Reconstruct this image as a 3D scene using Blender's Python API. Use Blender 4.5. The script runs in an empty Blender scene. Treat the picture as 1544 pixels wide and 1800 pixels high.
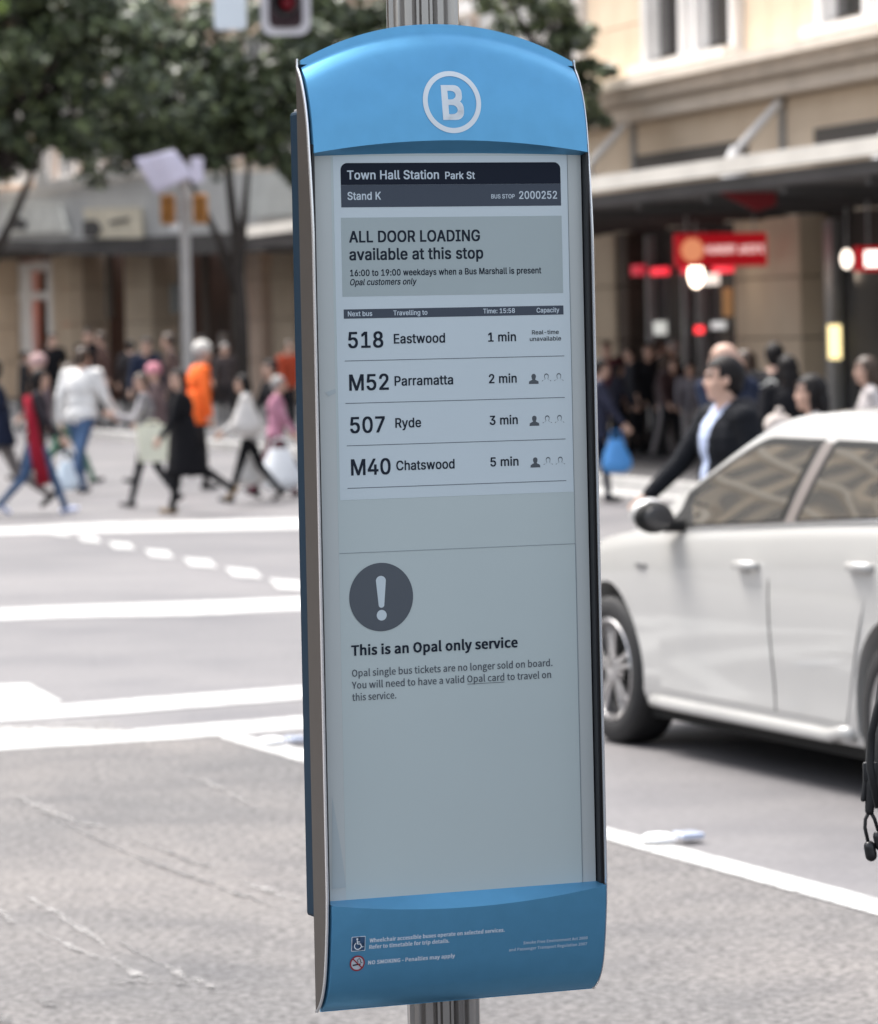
import bpy, bmesh, math, random
import numpy as np
from mathutils import Vector, Matrix, Euler
PI = math.pi
rad = math.radians
random.seed(7)
sc = bpy.context.scene
COL = sc.collection

# ---------------------------------------------------------------- camera, sky, sun, exposure
F = 7200.0            # focal length in photograph pixels (photograph is 1544 wide)
CX, CY = 772.0, 590.0 # principal point: the horizon passes through it
ROLL = 0.0212
EYE = 1.8
cd = bpy.data.cameras.new('camera')
cam = bpy.data.objects.new('camera', cd)
COL.objects.link(cam)
cr, sr = math.cos(ROLL), math.sin(ROLL)
cam.matrix_world = Matrix(((cr, sr, 0, 0), (0, 0, -1, 0), (-sr, cr, 0, EYE), (0, 0, 0, 1)))
cd.sensor_fit = 'HORIZONTAL'
cd.sensor_width = 36.0
cd.lens = 36.0 * F / 1544.0
cd.shift_y = -(900.0 - CY) / 1544.0
cd.clip_start = 0.5
cd.clip_end = 3000
cd.dof.use_dof = True
cd.dof.focus_distance = 6.92
cd.dof.aperture_fstop = 8.8
sc.camera = cam

SUN_EL, SUN_AZ = 61.0, 318.0      # azimuth clockwise from +Y (view direction)
w = bpy.data.worlds.new('World')
sc.world = w
w.use_nodes = True
nt = w.node_tree
bg = nt.nodes['Background']
sky = nt.nodes.new('ShaderNodeTexSky')
sky.sky_type = 'NISHITA'
sky.sun_disc = False
sky.sun_elevation = rad(SUN_EL)
sky.sun_rotation = rad(SUN_AZ)
sky.air_density = 1.0
sky.dust_density = 4.0
sky.ozone_density = 1.0
hs = nt.nodes.new('ShaderNodeHueSaturation')
hs.inputs['Saturation'].default_value = 0.42
nt.links.new(sky.outputs[0], hs.inputs['Color'])
nt.links.new(hs.outputs[0], bg.inputs['Color'])
bg.inputs['Strength'].default_value = 0.15
sd = bpy.data.lights.new('sun', 'SUN')
sd.energy = 2.3
sd.angle = rad(30)
sd.color = (1.0, 0.96, 0.9)
sun = bpy.data.objects.new('sun', sd)
COL.objects.link(sun)
az, el = rad(SUN_AZ), rad(SUN_EL)
sdir = Vector((math.sin(az) * math.cos(el), math.cos(az) * math.cos(el), math.sin(el)))
sun.rotation_euler = sdir.to_track_quat('Z', 'Y').to_euler()
sun.location = (0, 0, 30)
sc.view_settings.view_transform = 'Standard'
sc.view_settings.look = 'None'
sc.view_settings.gamma = 1
sc.view_settings.use_curve_mapping = False
sc.view_settings.exposure = 1.40

# ---------------------------------------------------------------- reading positions off the view
def ray(u, v):
    a, b = (u - CX) / F, (CY - v) / F
    return Vector((a * cr + b * sr, 1.0, -a * sr + b * cr))
def at(u, v, Y):
    r = ray(u, v); return Vector((r.x * Y, Y, EYE + r.z * Y))
def gnd(u, v, z=0.0):
    r = ray(u, v); Y = (z - EYE) / r.z
    return Vector((r.x * Y, Y, z))
def hor(u):
    return CY - (u - CX) * math.tan(ROLL)

# ---------------------------------------------------------------- materials
MATS = {}
def mat(name, color, rough=0.6, metal=0.0, spec=0.5, coat=0.0, coat_rough=0.1, emit=None, emit_s=0.0,
        var=0.0, scale=5.0, bump=0.0, bscale=None, trans=0.0, color2=None, detail=4.0, bdist=0.01, aniso=None, ior=None):
    if name in MATS: return MATS[name]
    m = bpy.data.materials.new(name); m.use_nodes = True
    t = m.node_tree; p = t.nodes['Principled BSDF']
    p.inputs['Base Color'].default_value = (*color, 1)
    p.inputs['Roughness'].default_value = rough
    p.inputs['Metallic'].default_value = metal
    p.inputs['Specular IOR Level'].default_value = spec
    p.inputs['Coat Weight'].default_value = coat
    p.inputs['Coat Roughness'].default_value = coat_rough
    if ior: p.inputs['IOR'].default_value = ior
    if trans: p.inputs['Transmission Weight'].default_value = trans
    if emit:
        p.inputs['Emission Color'].default_value = (*emit, 1)
        p.inputs['Emission Strength'].default_value = emit_s
    if var or bump or color2:
        tc = t.nodes.new('ShaderNodeTexCoord')
        mp = t.nodes.new('ShaderNodeMapping')
        t.links.new(tc.outputs['Object'], mp.inputs[0])
        if aniso: mp.inputs['Scale'].default_value = aniso
    if var or color2:
        n = t.nodes.new('ShaderNodeTexNoise'); n.inputs['Scale'].default_value = scale; n.inputs['Detail'].default_value = detail
        t.links.new(mp.outputs[0], n.inputs['Vector'])
        r = t.nodes.new('ShaderNodeValToRGB')
        c2 = color2 if color2 else tuple(min(1, c * (1 + var)) for c in color)
        c1 = color if color2 else tuple(c * (1 - var) for c in color)
        r.color_ramp.elements[0].position = 0.32; r.color_ramp.elements[1].position = 0.68
        r.color_ramp.elements[0].color = (*c1, 1); r.color_ramp.elements[1].color = (*c2, 1)
        t.links.new(n.outputs['Fac'], r.inputs[0]); t.links.new(r.outputs[0], p.inputs['Base Color'])
    if bump:
        n2 = t.nodes.new('ShaderNodeTexNoise'); n2.inputs['Scale'].default_value = bscale or scale * 8; n2.inputs['Detail'].default_value = 3
        t.links.new(mp.outputs[0], n2.inputs['Vector'])
        b = t.nodes.new('ShaderNodeBump'); b.inputs['Strength'].default_value = bump; b.inputs['Distance'].default_value = bdist
        t.links.new(n2.outputs['Fac'], b.inputs['Height']); t.links.new(b.outputs[0], p.inputs['Normal'])
    MATS[name] = m
    return m

def asphalt(name, base, patch, speck, rough=0.75, scale=0.25, spk=60.0, amount=0.5):
    m = bpy.data.materials.new(name); m.use_nodes = True
    t = m.node_tree; p = t.nodes['Principled BSDF']; N = t.nodes.new; L = t.links.new
    g = N('ShaderNodeNewGeometry')
    n1 = N('ShaderNodeTexNoise'); n1.inputs['Scale'].default_value = scale; n1.inputs['Detail'].default_value = 7; n1.inputs['Roughness'].default_value = 0.6
    L(g.outputs['Position'], n1.inputs['Vector'])
    r1 = N('ShaderNodeValToRGB'); e = r1.color_ramp.elements
    e[0].position = 0.35; e[1].position = 0.65; e[0].color = (*patch, 1); e[1].color = (*base, 1)
    L(n1.outputs['Fac'], r1.inputs[0])
    n2 = N('ShaderNodeTexNoise'); n2.inputs['Scale'].default_value = spk; n2.inputs['Detail'].default_value = 3; n2.inputs['Roughness'].default_value = 0.7
    L(g.outputs['Position'], n2.inputs['Vector'])
    r2 = N('ShaderNodeValToRGB'); e = r2.color_ramp.elements
    e[0].position = 0.38; e[1].position = 0.62; e[0].color = (speck, speck, speck, 1); e[1].color = (1.25, 1.25, 1.25, 1)
    L(n2.outputs['Fac'], r2.inputs[0])
    mx = N('ShaderNodeMix'); mx.data_type = 'RGBA'; mx.blend_type = 'MULTIPLY'; mx.inputs[0].default_value = amount
    L(r1.outputs[0], mx.inputs[6]); L(r2.outputs[0], mx.inputs[7])
    # broad stains
    n3 = N('ShaderNodeTexNoise'); n3.inputs['Scale'].default_value = scale * 5; n3.inputs['Detail'].default_value = 5
    L(g.outputs['Position'], n3.inputs['Vector'])
    r3 = N('ShaderNodeValToRGB'); e = r3.color_ramp.elements
    e[0].position = 0.30; e[1].position = 0.55; e[0].color = (0.72, 0.73, 0.76, 1); e[1].color = (1, 1, 1, 1)
    L(n3.outputs['Fac'], r3.inputs[0])
    mx2 = N('ShaderNodeMix'); mx2.data_type = 'RGBA'; mx2.blend_type = 'MULTIPLY'; mx2.inputs[0].default_value = 0.7
    L(mx.outputs[2], mx2.inputs[6]); L(r3.outputs[0], mx2.inputs[7])
    L(mx2.outputs[2], p.inputs['Base Color'])
    b = N('ShaderNodeBump'); b.inputs['Strength'].default_value = 0.5; b.inputs['Distance'].default_value = 0.006
    L(n2.outputs['Fac'], b.inputs['Height']); L(b.outputs[0], p.inputs['Normal'])
    p.inputs['Roughness'].default_value = rough; p.inputs['Specular IOR Level'].default_value = 0.22
    return m

# ---------------------------------------------------------------- object helpers
def tag(o, label=None, cat=None, group=None, kind=None):
    if label: o['label'] = label
    if cat: o['category'] = cat
    if group: o['group'] = group
    if kind: o['kind'] = kind
    return o
def empty(name, loc=(0, 0, 0), rz=0.0):
    o = bpy.data.objects.new(name, None); COL.objects.link(o)
    o.location = loc; o.rotation_euler = (0, 0, rz); o.empty_display_size = 0.2
    return o
def link(name, me, parent=None, loc=None, rz=None):
    o = bpy.data.objects.new(name, me); COL.objects.link(o)
    if parent: o.parent = parent
    if loc is not None: o.location = loc
    if rz is not None: o.rotation_euler = (0, 0, rz)
    return o
def mk(name, verts, faces, m, parent=None, loc=None, rz=None, smooth=False, idx=None, angle=None):
    me = bpy.data.meshes.new(name)
    me.from_pydata([tuple(v) for v in verts], [], faces)
    ms = m if isinstance(m, (list, tuple)) else [m]
    for x in ms: me.materials.append(x)
    if idx is not None: me.polygons.foreach_set('material_index', idx)
    if smooth:
        me.polygons.foreach_set('use_smooth', [True] * len(me.polygons))
        if angle: me.set_sharp_from_angle(angle=rad(angle))
    me.update()
    return link(name, me, parent, loc, rz)

class MB:
    """collects shapes, then builds them as one mesh object"""
    def __init__(s): s.v = []; s.f = []; s.i = []
    def add(s, vs, fs, mi=0):
        b = len(s.v); s.v += [tuple(x) for x in vs]
        s.f += [tuple(b + k for k in f) for f in fs]; s.i += [mi] * len(fs)
    def box(s, c, d, rot=None, mi=0, bev=0.0):
        x, y, z = d[0] / 2, d[1] / 2, d[2] / 2
        if bev <= 0:
            vs = [Vector((sx * x, sy * y, sz * z)) for sx in (-1, 1) for sy in (-1, 1) for sz in (-1, 1)]
            fs = [(0, 1, 3, 2), (4, 6, 7, 5), (0, 4, 5, 1), (2, 3, 7, 6), (0, 2, 6, 4), (1, 5, 7, 3)]
        else:
            bm = bmesh.new(); bmesh.ops.create_cube(bm, size=1)
            for q in bm.verts: q.co = Vector((q.co.x * d[0], q.co.y * d[1], q.co.z * d[2]))
            bmesh.ops.bevel(bm, geom=bm.edges[:], offset=bev, segments=2, affect='EDGES', profile=0.5)
            vs = [q.co.copy() for q in bm.verts]; fs = [tuple(q.index for q in f.verts) for f in bm.faces]; bm.free()
        if rot is not None: vs = [rot @ q for q in vs]
        s.add([q + Vector(c) for q in vs], fs, mi)
    def quad(s, pts, mi=0): s.add(pts, [tuple(range(len(pts)))], mi)
    def prism(s, pts, off, mi=0):
        n = len(pts); off = Vector(off); P = [Vector(p) for p in pts]
        fs = [tuple(range(n))[::-1], tuple(range(n, 2 * n))] + [(i, (i + 1) % n, n + (i + 1) % n, n + i) for i in range(n)]
        s.add(P + [p + off for p in P], fs, mi)
    def tube(s, pts, rs, n=10, mi=0, caps=True):
        P = [Vector(p) for p in pts]
        if not isinstance(rs, (list, tuple)): rs = [rs] * len(P)
        vs = []; fs = []
        up = None
        for k, p in enumerate(P):
            d = (P[min(k + 1, len(P) - 1)] - P[max(k - 1, 0)]).normalized()
            if up is None:
                up = Vector((0, 0, 1)) if abs(d.z) < 0.9 else Vector((1, 0, 0))
            a = d.cross(up).normalized(); b = a.cross(d).normalized(); up = b
            for j in range(n):
                t = 2 * PI * j / n
                vs.append(p + (a * math.cos(t) + b * math.sin(t)) * rs[k])
        for k in range(len(P) - 1):
            for j in range(n):
                fs.append((k * n + j, k * n + (j + 1) % n, (k + 1) * n + (j + 1) % n, (k + 1) * n + j))
        if caps:
            fs.append(tuple(range(n))[::-1]); fs.append(tuple((len(P) - 1) * n + j for j in range(n)))
        s.add(vs, fs, mi)
    def ell(s, c, r, rot=None, nu=14, nv=9, mi=0):
        vs = [Vector((0, 0, r[2]))]
        for i in range(1, nv):
            t = PI * i / nv
            for j in range(nu):
                p = 2 * PI * j / nu
                vs.append(Vector((r[0] * math.sin(t) * math.cos(p), r[1] * math.sin(t) * math.sin(p), r[2] * math.cos(t))))
        vs.append(Vector((0, 0, -r[2])))
        fs = [(0, 1 + j, 1 + (j + 1) % nu) for j in range(nu)]
        for i in range(nv - 2):
            for j in range(nu):
                a = 1 + i * nu; b = a + nu
                fs.append((a + j, b + j, b + (j + 1) % nu, a + (j + 1) % nu))
        l = len(vs) - 1; a = 1 + (nv - 2) * nu
        fs += [(l, a + (j + 1) % nu, a + j) for j in range(nu)]
        if rot is not None: vs = [rot @ q for q in vs]
        s.add([q + Vector(c) for q in vs], fs, mi)
    def cap(s, p0, p1, r0, r1, n=12, mi=0):
        """closed limb: tapered tube with round ends"""
        p0, p1 = Vector(p0), Vector(p1); d = p1 - p0; L = d.length; d = d / max(L, 1e-6)
        pts = []; rs = []
        for k in range(4):
            t = PI / 2 * (k / 4.0); pts.append(p0 - d * r0 * math.cos(t)); rs.append(max(r0 * math.sin(t), 1e-4))
        for k in range(5): pts.append(p0 + d * L * k / 4); rs.append(r0 + (r1 - r0) * k / 4)
        for k in range(3, -1, -1):
            t = PI / 2 * (k / 4.0); pts.append(p1 + d * r1 * math.cos(t)); rs.append(max(r1 * math.sin(t), 1e-4))
        s.tube(pts, rs, n=n, mi=mi)
    def lathe(s, prof, n=48, axis='Y', mi=0, c=(0, 0, 0)):
        """prof = [(along axis, radius)]"""
        vs = []; fs = []
        for (a, r) in prof:
            for j in range(n):
                t = 2 * PI * j / n; x, z = r * math.cos(t), r * math.sin(t)
                if axis == 'Y': vs.append((c[0] + x, c[1] + a, c[2] + z))
                else: vs.append((c[0] + x, c[1] + z, c[2] + a))
        for k in range(len(prof) - 1):
            for j in range(n):
                fs.append((k * n + j, k * n + (j + 1) % n, (k + 1) * n + (j + 1) % n, (k + 1) * n + j))
        s.add(vs, fs, mi)
    def grid(s, rows, mi=0, flip=False):
        n = len(rows[0]); vs = [p for r in rows for p in r]; fs = []
        for i in range(len(rows) - 1):
            for j in range(n - 1):
                q = (i * n + j, i * n + j + 1, (i + 1) * n + j + 1, (i + 1) * n + j)
                fs.append(q[::-1] if flip else q)
        s.add(vs, fs, mi)
    def build(s, name, m, parent=None, loc=None, rz=None, smooth=False, angle=None, merge=False):
        ms = m if isinstance(m, (list, tuple)) else [m]
        o = mk(name, s.v, s.f, ms, parent, loc, rz, smooth, s.i, None)
        bm = bmesh.new(); bm.from_mesh(o.data)
        if merge: bmesh.ops.remove_doubles(bm, verts=bm.verts[:], dist=1e-5)
        bmesh.ops.recalc_face_normals(bm, faces=bm.faces[:]); bm.to_mesh(o.data); bm.free()
        if smooth and angle: o.data.set_sharp_from_angle(angle=rad(angle))
        return o
# ================================================================ the setting
M_road = asphalt('road_asphalt', (0.158, 0.151, 0.153), (0.120, 0.116, 0.120), 0.75, 0.62, 0.22, 25.0, 0.45)
M_near = asphalt('worn_asphalt', (0.168, 0.156, 0.149), (0.112, 0.108, 0.108), 0.42, 0.72, 0.5, 34.0, 0.9)
M_path = asphalt('paving', (0.10, 0.098, 0.10), (0.075, 0.074, 0.076), 0.7, 0.7, 0.4, 30.0, 0.4)
M_paint = mat('road_paint', (0.34, 0.34, 0.335), 0.7, spec=.2, scale=5, color2=(0.55, 0.55, 0.54), detail=8)
M_paintw = mat('worn_paint', (0.36, 0.35, 0.34), 0.7, color2=(0.17, 0.163, 0.158), scale=9, detail=6)
M_kerb = mat('kerb_stone', (0.42, 0.41, 0.40), 0.8, var=0.15, scale=3)

road = mk('road', [(-400, 9.2, 0), (400, 9.2, 0), (400, 900, 0), (-400, 900, 0), (-400, -60, 0), (400, -60, 0)], [(0, 1, 2, 3), (4, 5, 1, 0)], M_road)
tag(road, kind='structure')
# near footpath on which the sign stands
b = MB(); b.box((0, -12.5, 0.065), (60, 43, 0.13)); o = b.build('near_footpath', asphalt('low_bounce_paving', (.060, .060, .063), (.045, .045, .047), .6, .6, 2.0, 60.0, .4)); tag(o, kind='structure')  # unseen paving, coloured dark to cut light bounced onto the sign's lower panel
o = mk('near_kerb', *(lambda q: (q.v, q.f))((lambda q: (q.box((0, 9.075, 0.066), (60, 0.15, 0.14), bev=0.02), q)[1])(MB())), M_kerb); tag(o, kind='structure')

def worn(m, scale, lo, hi, amax=1.0):
    """paint or tar rubbed through in patches: the surface below shows in the holes"""
    t = m.node_tree; g = t.nodes.new('ShaderNodeNewGeometry'); n = t.nodes.new('ShaderNodeTexNoise'); n.inputs['Scale'].default_value = scale; n.inputs['Detail'].default_value = 8; n.inputs['Roughness'].default_value = .7
    t.links.new(g.outputs['Position'], n.inputs['Vector']); r = t.nodes.new('ShaderNodeMapRange'); r.inputs[1].default_value = lo; r.inputs[2].default_value = hi; r.inputs[4].default_value = amax
    t.links.new(n.outputs['Fac'], r.inputs[0]); t.links.new(r.outputs[0], t.nodes['Principled BSDF'].inputs['Alpha'])
worn(M_paint, 14, .26, .46); worn(M_paintw, 22, .42, .60, .8)
def sheet(name, px, z, m, kind='structure', parent=None):
    pts = [gnd(u, v, z) for u, v in px]
    o = mk(name, pts, [tuple(range(len(pts)))], m, parent); 
    if o.data.polygons[0].normal.z < 0: o.data.flip_normals()
    if kind: o['kind'] = kind
    return o
# worn, paler resurfaced lane nearest to the camera (right of the edge line and the left patch)
sheet('resurfaced_lane', [(-300, 1312), (420, 1290), (560, 1350), (1068, 1470), (1560, 1603), (1900, 1700), (1900, 1905), (-300, 1905)], 0.002, M_near)
# far footpaths across the road: kerb runs away to the left
KX, KS = 14.9, 0.274
def kx(Y, off=0.0): return KX - KS * Y + off
b = MB()
b.prism([(kx(30), 30, 0), (60, 30, 0), (60, 89, 0), (kx(89), 89, 0)], (0, 0, 0.14))
b.prism([(kx(89), 89.01, 0), (60, 89.01, 0), (60, 300, 0), (-120, 300, 0), (-120, 110, 0), (-30, 96, 0)], (0, 0, 0.14))
o = b.build('far_footpath', M_path); tag(o, kind='structure')
b = MB()
for k in range(28):
    y0 = 30 + k * 2.1; y1 = y0 + 2.06
    b.prism([(kx(y0, -0.22), y0, 0), (kx(y0, -0.003), y0, 0), (kx(y1, -0.003), y1, 0), (kx(y1, -0.22), y1, 0)], (0, 0, 0.15))
o = b.build('far_kerb', M_kerb); tag(o, kind='structure')

Z1 = 0.004
LINES = [
 ('crossing_line', [(-120, 932), (0, 928), (180, 919), (520, 911), (900, 903), (900, 916), (520, 929), (270, 934), (0, 939), (-120, 944)], M_paint),
 ('stop_line', [(-200, 1077), (0, 1070), (150, 1064), (330, 1058), (540, 1050), (900, 1034), (900, 1056), (540, 1071), (330, 1081), (170, 1083), (0, 1089), (-200, 1096)], M_paint),
 ('crossing_line', [(60, 1243), (180, 1233), (520, 1207), (1000, 1168), (1000, 1192), (520, 1229), (200, 1254), (0, 1268), (-200, 1283), (-200, 1260), (0, 1247)], M_paint),
 ('crossing_line', [(-200, 1292), (0, 1277), (230, 1283), (420, 1268), (530, 1259), (1000, 1222), (1000, 1245), (530, 1281), (330, 1297), (0, 1318), (-200, 1332)], M_paint),
 ('painted_arrow', [(-80, 1206), (50, 1202), (109, 1233), (60, 1241), (-80, 1250)], M_paint),
 ('painted_patch', [(-80, 1271), (60, 1270), (185, 1264), (241, 1285), (130, 1296), (0, 1306), (-80, 1312)], M_paintw),
 ('lane_line', [(389, 1288), (400, 1286), (540, 1318), (540, 1341), (389, 1297)], M_paint),
 ('edge_line', [(540, 1318), (1068, 1455), (1544, 1580), (1900, 1674), (1900, 1706), (1544, 1608), (1068, 1476), (540, 1341)], M_paint),
 ('far_edge_line', [(1040, 846), (1120, 846), (1200, 850), (1330, 862), (1330, 892), (1200, 879), (1120, 872), (1040, 868)], M_paint),
]
for k, (n, px, m) in enumerate(LINES):
    sheet(n, px, Z1 + 0.0003 * k, m)
for (u, v, wd, hh) in [(105, 937, 36, 9), (157, 947, 40, 12), (214, 959, 44, 13), (280, 973, 48, 15), (352, 989, 56, 17), (429, 1007, 60, 18), (508, 1028, 64, 20), (600, 1051, 70, 22)]:
    a = 0.21
    sheet('lane_dash', [(u - wd * .55, v - a * wd * .5 - hh * 0.18), (u + wd * 0.30, v + a * wd * 0.3 - hh * .52), (u + wd * .55, v + a * wd * .5 + hh * .18), (u - wd * 0.30, v - a * wd * 0.3 + hh * .52)], 0.0070, M_paint)

def stroke(name, pts, wds, m, z=0.0155):
    z = .0075 + (z - .0155) * .6
    """an irregular scratch or crack following points on the ground"""
    rnd = random.Random(len(pts) * 7 + int(pts[0][0]))
    L, R = [], []
    P = []
    for k in range(len(pts) - 1):
        n = 9
        for j in range(n):
            t = j / n; P.append((pts[k][0] + (pts[k + 1][0] - pts[k][0]) * t, pts[k][1] + (pts[k + 1][1] - pts[k][1]) * t))
    P.append(pts[-1])
    n = len(P)
    for i, (u, v) in enumerate(P):
        ww = wds * (0.5 + 1.1 * rnd.random()) * math.sin(PI * (i + 0.35) / (n - 0.3))
        j = rnd.uniform(-3, 3)
        L.append(gnd(u, v - ww / 2 + j, z)); R.append(gnd(u, v + ww / 2 + j, z))
    b = MB(); b.grid([L, R]); o = b.build(name, m); 
    o['kind'] = 'structure'
    return o
M_crack = mat('tar_crack', (0.095, 0.092, 0.093), 0.8, color2=(0.15,0.145,0.143), scale=9)
worn(M_crack, 18, .40, .62, .75)
stroke('paint_trace', [(36, 1567), (90, 1600), (170, 1650), (195, 1672)], 12, M_paintw)
stroke('paint_trace', [(190, 1680), (240, 1712), (280, 1730)], 12, M_paintw, 0.0157)
stroke('paint_trace', [(290, 1698), (328, 1720)], 16, M_paintw, 0.0159)
stroke('paint_trace', [(335, 1718), (385, 1740)], 9, M_paintw, 0.0161)
stroke('paint_trace', [(-30, 1590), (30, 1620)], 12, M_paintw, 0.0163)
stroke('paint_trace', [(60, 1635), (120, 1660), (180, 1685)], 7, M_paintw, 0.0165)
stroke('paint_trace', [(5, 1390), (100, 1430), (210, 1465)], 8, M_paintw, 0.0167)
stroke('paint_trace', [(430, 1552), (480, 1567), (530, 1583)], 8, M_paintw, 0.0169)
stroke('paint_trace', [(320, 1360), (390, 1385), (470, 1428)], 6, M_paintw, 0.0171)
stroke('road_crack', [(20, 1400), (130, 1455), (220, 1495), (320, 1535), (420, 1568), (520, 1605)], 7, M_crack, 0.0177)
stroke('road_crack', [(225, 1470), (300, 1500), (390, 1530)], 5, M_crack, 0.0179)
stroke('road_crack', [(200, 1650), (275, 1690)], 6, M_crack, 0.0181)
stroke('road_stain', [(60, 1755), (110, 1768)], 14, M_crack, 0.0183)
stroke('road_stain', [(-20, 1780), (30, 1798)], 16, M_crack, 0.0185)
stroke('road_crack', [(180, 1728), (260, 1720), (340, 1730)], 5, M_crack, 0.0187)

# raised lane markers
def marker(u, v, label):
    p = gnd(u, v, 0.016); r = empty('lane_marker', p, rad(20)); tag(r, label, 'road marker', 'raised lane markers')
    b = MB(); b.lathe([(0.0, 0.065), (0.012, 0.06), (0.022, 0.045), (0.026, 0.02), (0.027, 0.001)], 20, 'Z', c=(-0.03, 0, 0))
    b.build('dome', mat('marker_white', (0.8, 0.8, 0.8), 0.35), r, smooth=True)
    b = MB(); b.box((0.085, 0, 0.011), (0.085, 0.10, 0.022), bev=0.008); b.build('reflector', mat('marker_lens', (0.45, 0.5, 0.62), 0.2, coat=0.5), r)
marker(1172, 1476, 'small white raised marker with bluish reflector on the line below the car')
marker(489, 1305, 'small white raised marker left of the sign by a white line junction')

# ---------------------------------------------------------------- right-hand sandstone building
M_stone = mat('sandstone', (0.60, 0.475, 0.345), 0.85, color2=(0.71, 0.585, 0.44), scale=0.9, bump=0.25, bscale=14)
M_stone2 = mat('sandstone_dark', (0.55, 0.43, 0.31), 0.85, color2=(0.65, 0.52, 0.385), scale=1.1, bump=0.25, bscale=14)
M_trim = mat('stone_trim', (0.72, 0.63, 0.53), 0.8, var=0.08, scale=2)
M_frame = mat('window_paint', (0.76, 0.74, 0.72), 0.5, var=0.05, scale=3)
M_glass = mat('window_glass', (0.035, 0.033, 0.034), 0.08, spec=0.6)
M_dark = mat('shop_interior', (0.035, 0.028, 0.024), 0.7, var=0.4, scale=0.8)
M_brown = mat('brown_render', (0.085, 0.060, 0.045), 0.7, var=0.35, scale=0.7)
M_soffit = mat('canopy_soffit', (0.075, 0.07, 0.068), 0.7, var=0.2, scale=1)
M_metal = mat('grey_metal', (0.42, 0.42, 0.42), 0.45, metal=0.6, var=0.1, scale=4)
M_fascia = mat('canopy_fascia', (0.58, 0.55, 0.50), 0.6, var=0.1, scale=1.2)
FX = 19.0
E = Vector((0.2643, -0.9644, 0)); NRM = Vector((-0.9644, -0.2643, 0))
bld = empty('sandstone_building', (FX - KS * 50, 50, 0.14), math.atan2(E.y, E.x))
# local x along the facade towards the right of the picture, local -y = out of the facade towards the street
# (rotation maps +y to (0.9644, 0.2643): into the building)
tag(bld, 'sandstone corner building with canopy and tall windows behind the car', 'building')
def sof(u): # facade coordinate of a picture column
    a = (u - CX) / F; return (50 - FX / (a + KS)) / 0.9644
def zf(u, v, out=0.0): # height above the footpath of a picture point on the facade plane
    a = (u - CX) / F; Y = (FX - out) / (a + KS); return at(u, v, Y).z - 0.14
b = MB(); b.box((-0.8, 4.3, 8.6), (32, 8.0, 7.0)); b.box((-0.8, 4.3, 2.5), (32, 8.0, 5.2)); b.build('wall', M_stone2, bld)
wins = []   # (x0,x1,z0,z1)
WZ = 5.28
wx = [(sof(1163), sof(1242)), (sof(1246), sof(1328))]
W0 = sof(1163); WW = sof(1328) - W0
win_sets = []
sp = sof(1472) - W0
for k in range(-1, 3): win_sets.append((W0 + sp * k, W0 + sp * k + WW))
# stone panels between windows, upper storey
def clear(x0, x1):
    return all(x1 <= a - 0.02 or x0 >= c + 0.02 for a, c in win_sets)
pm = MB(); pm.box((0, 0, 0), (1.0, 0.12, 1.0), bev=0.012)
pme = pm.build('stone', M_stone, bld); pmesh = pme.data; bpy.data.objects.remove(pme)
def stone(x0, x1, z0, z1, y=-0.02, m=None):
    o = link('stone', pmesh, bld, ((x0 + x1) / 2, y, (z0 + z1) / 2)); o.scale = (x1 - x0 - 0.012, 1, z1 - z0 - 0.012); return o
edges = sorted([e for ws in win_sets for e in ws])
for row in range(6):
    z0 = WZ + row * 0.78; z1 = z0 + 0.78
    for k in range(len(win_sets) - 1):
        a = win_sets[k][1] + 0.02; c = win_sets[k + 1][0] - 0.02
        n = max(1, round((c - a) / 1.15)); off = 0.5 if row % 2 else 0.0
        cuts = [a] + [a + (c - a) * (i + off) / n for i in range(0 if off else 1, n)] + [c]
        for i in range(len(cuts) - 1): stone(cuts[i], cuts[i + 1], z0, z1)
# frieze under the cornice
k = 0; x = -16.8
while x < 13.5:
    stone(x, x + 1.55, 3.62, 4.62, -0.03); x += 1.55
b = MB(); b.box((-0.8, -0.42, 5.10), (32.4, 0.92, 0.14)); b.box((-0.8, -0.30, 4.95), (32.2, 0.66, 0.16)); b.box((-0.8, -0.18, 4.74), (32.1, 0.42, 0.20))
b.build('cornice', M_trim, bld)
# tall windows
def tall_window(x0, x1):
    f = MB(); h = 4.6; d = -0.10
    f.box((x0 + 0.10, d, WZ + h / 2), (0.20, 0.22, h)); f.box((x1 - 0.10, d, WZ + h / 2), (0.20, 0.22, h))
    mid = (x0 + x1) / 2
    f.box((mid - 0.28, d, WZ + h / 2), (0.16, 0.2, h)); f.box((mid + 0.28, d, WZ + h / 2), (0.16, 0.2, h))
    f.box((mid, d + 0.06, WZ + h / 2), (0.40, 0.1, h)); f.box((mid, d - 0.1, WZ + 0.06), (x1 - x0 + 0.1, 0.4, 0.12))
    fo = f.build('window', M_frame, bld)
    for a, c in ((x0 + 0.2, mid - 0.36), (mid + 0.36, x1 - 0.2)):
        g = MB(); g.box(((a + c) / 2, -0.03, WZ + h / 2 + 0.1), (c - a - 0.01, 0.03, h - 0.25)); g.build('pane', M_glass, fo)
        g = MB(); g.box((a + 0.10, -0.07, WZ + h / 2 + 0.1), (0.10, 0.05, h - 0.25)); g.build('sash', M_frame, fo)
for ws in win_sets: tall_window(*ws)
# canopy with bright fascia
cz = 3.33
cyo = -3.85
b = MB(); b.box((-0.8, cyo, cz + 0.065), (33, 0.12, 0.17)); b.build('canopy_fascia', M_fascia, bld)
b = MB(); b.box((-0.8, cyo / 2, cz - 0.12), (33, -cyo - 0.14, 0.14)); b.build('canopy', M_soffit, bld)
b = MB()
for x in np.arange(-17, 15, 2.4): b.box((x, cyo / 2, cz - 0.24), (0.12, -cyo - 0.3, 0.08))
b.build('canopy_beam', M_soffit, bld)
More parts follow.
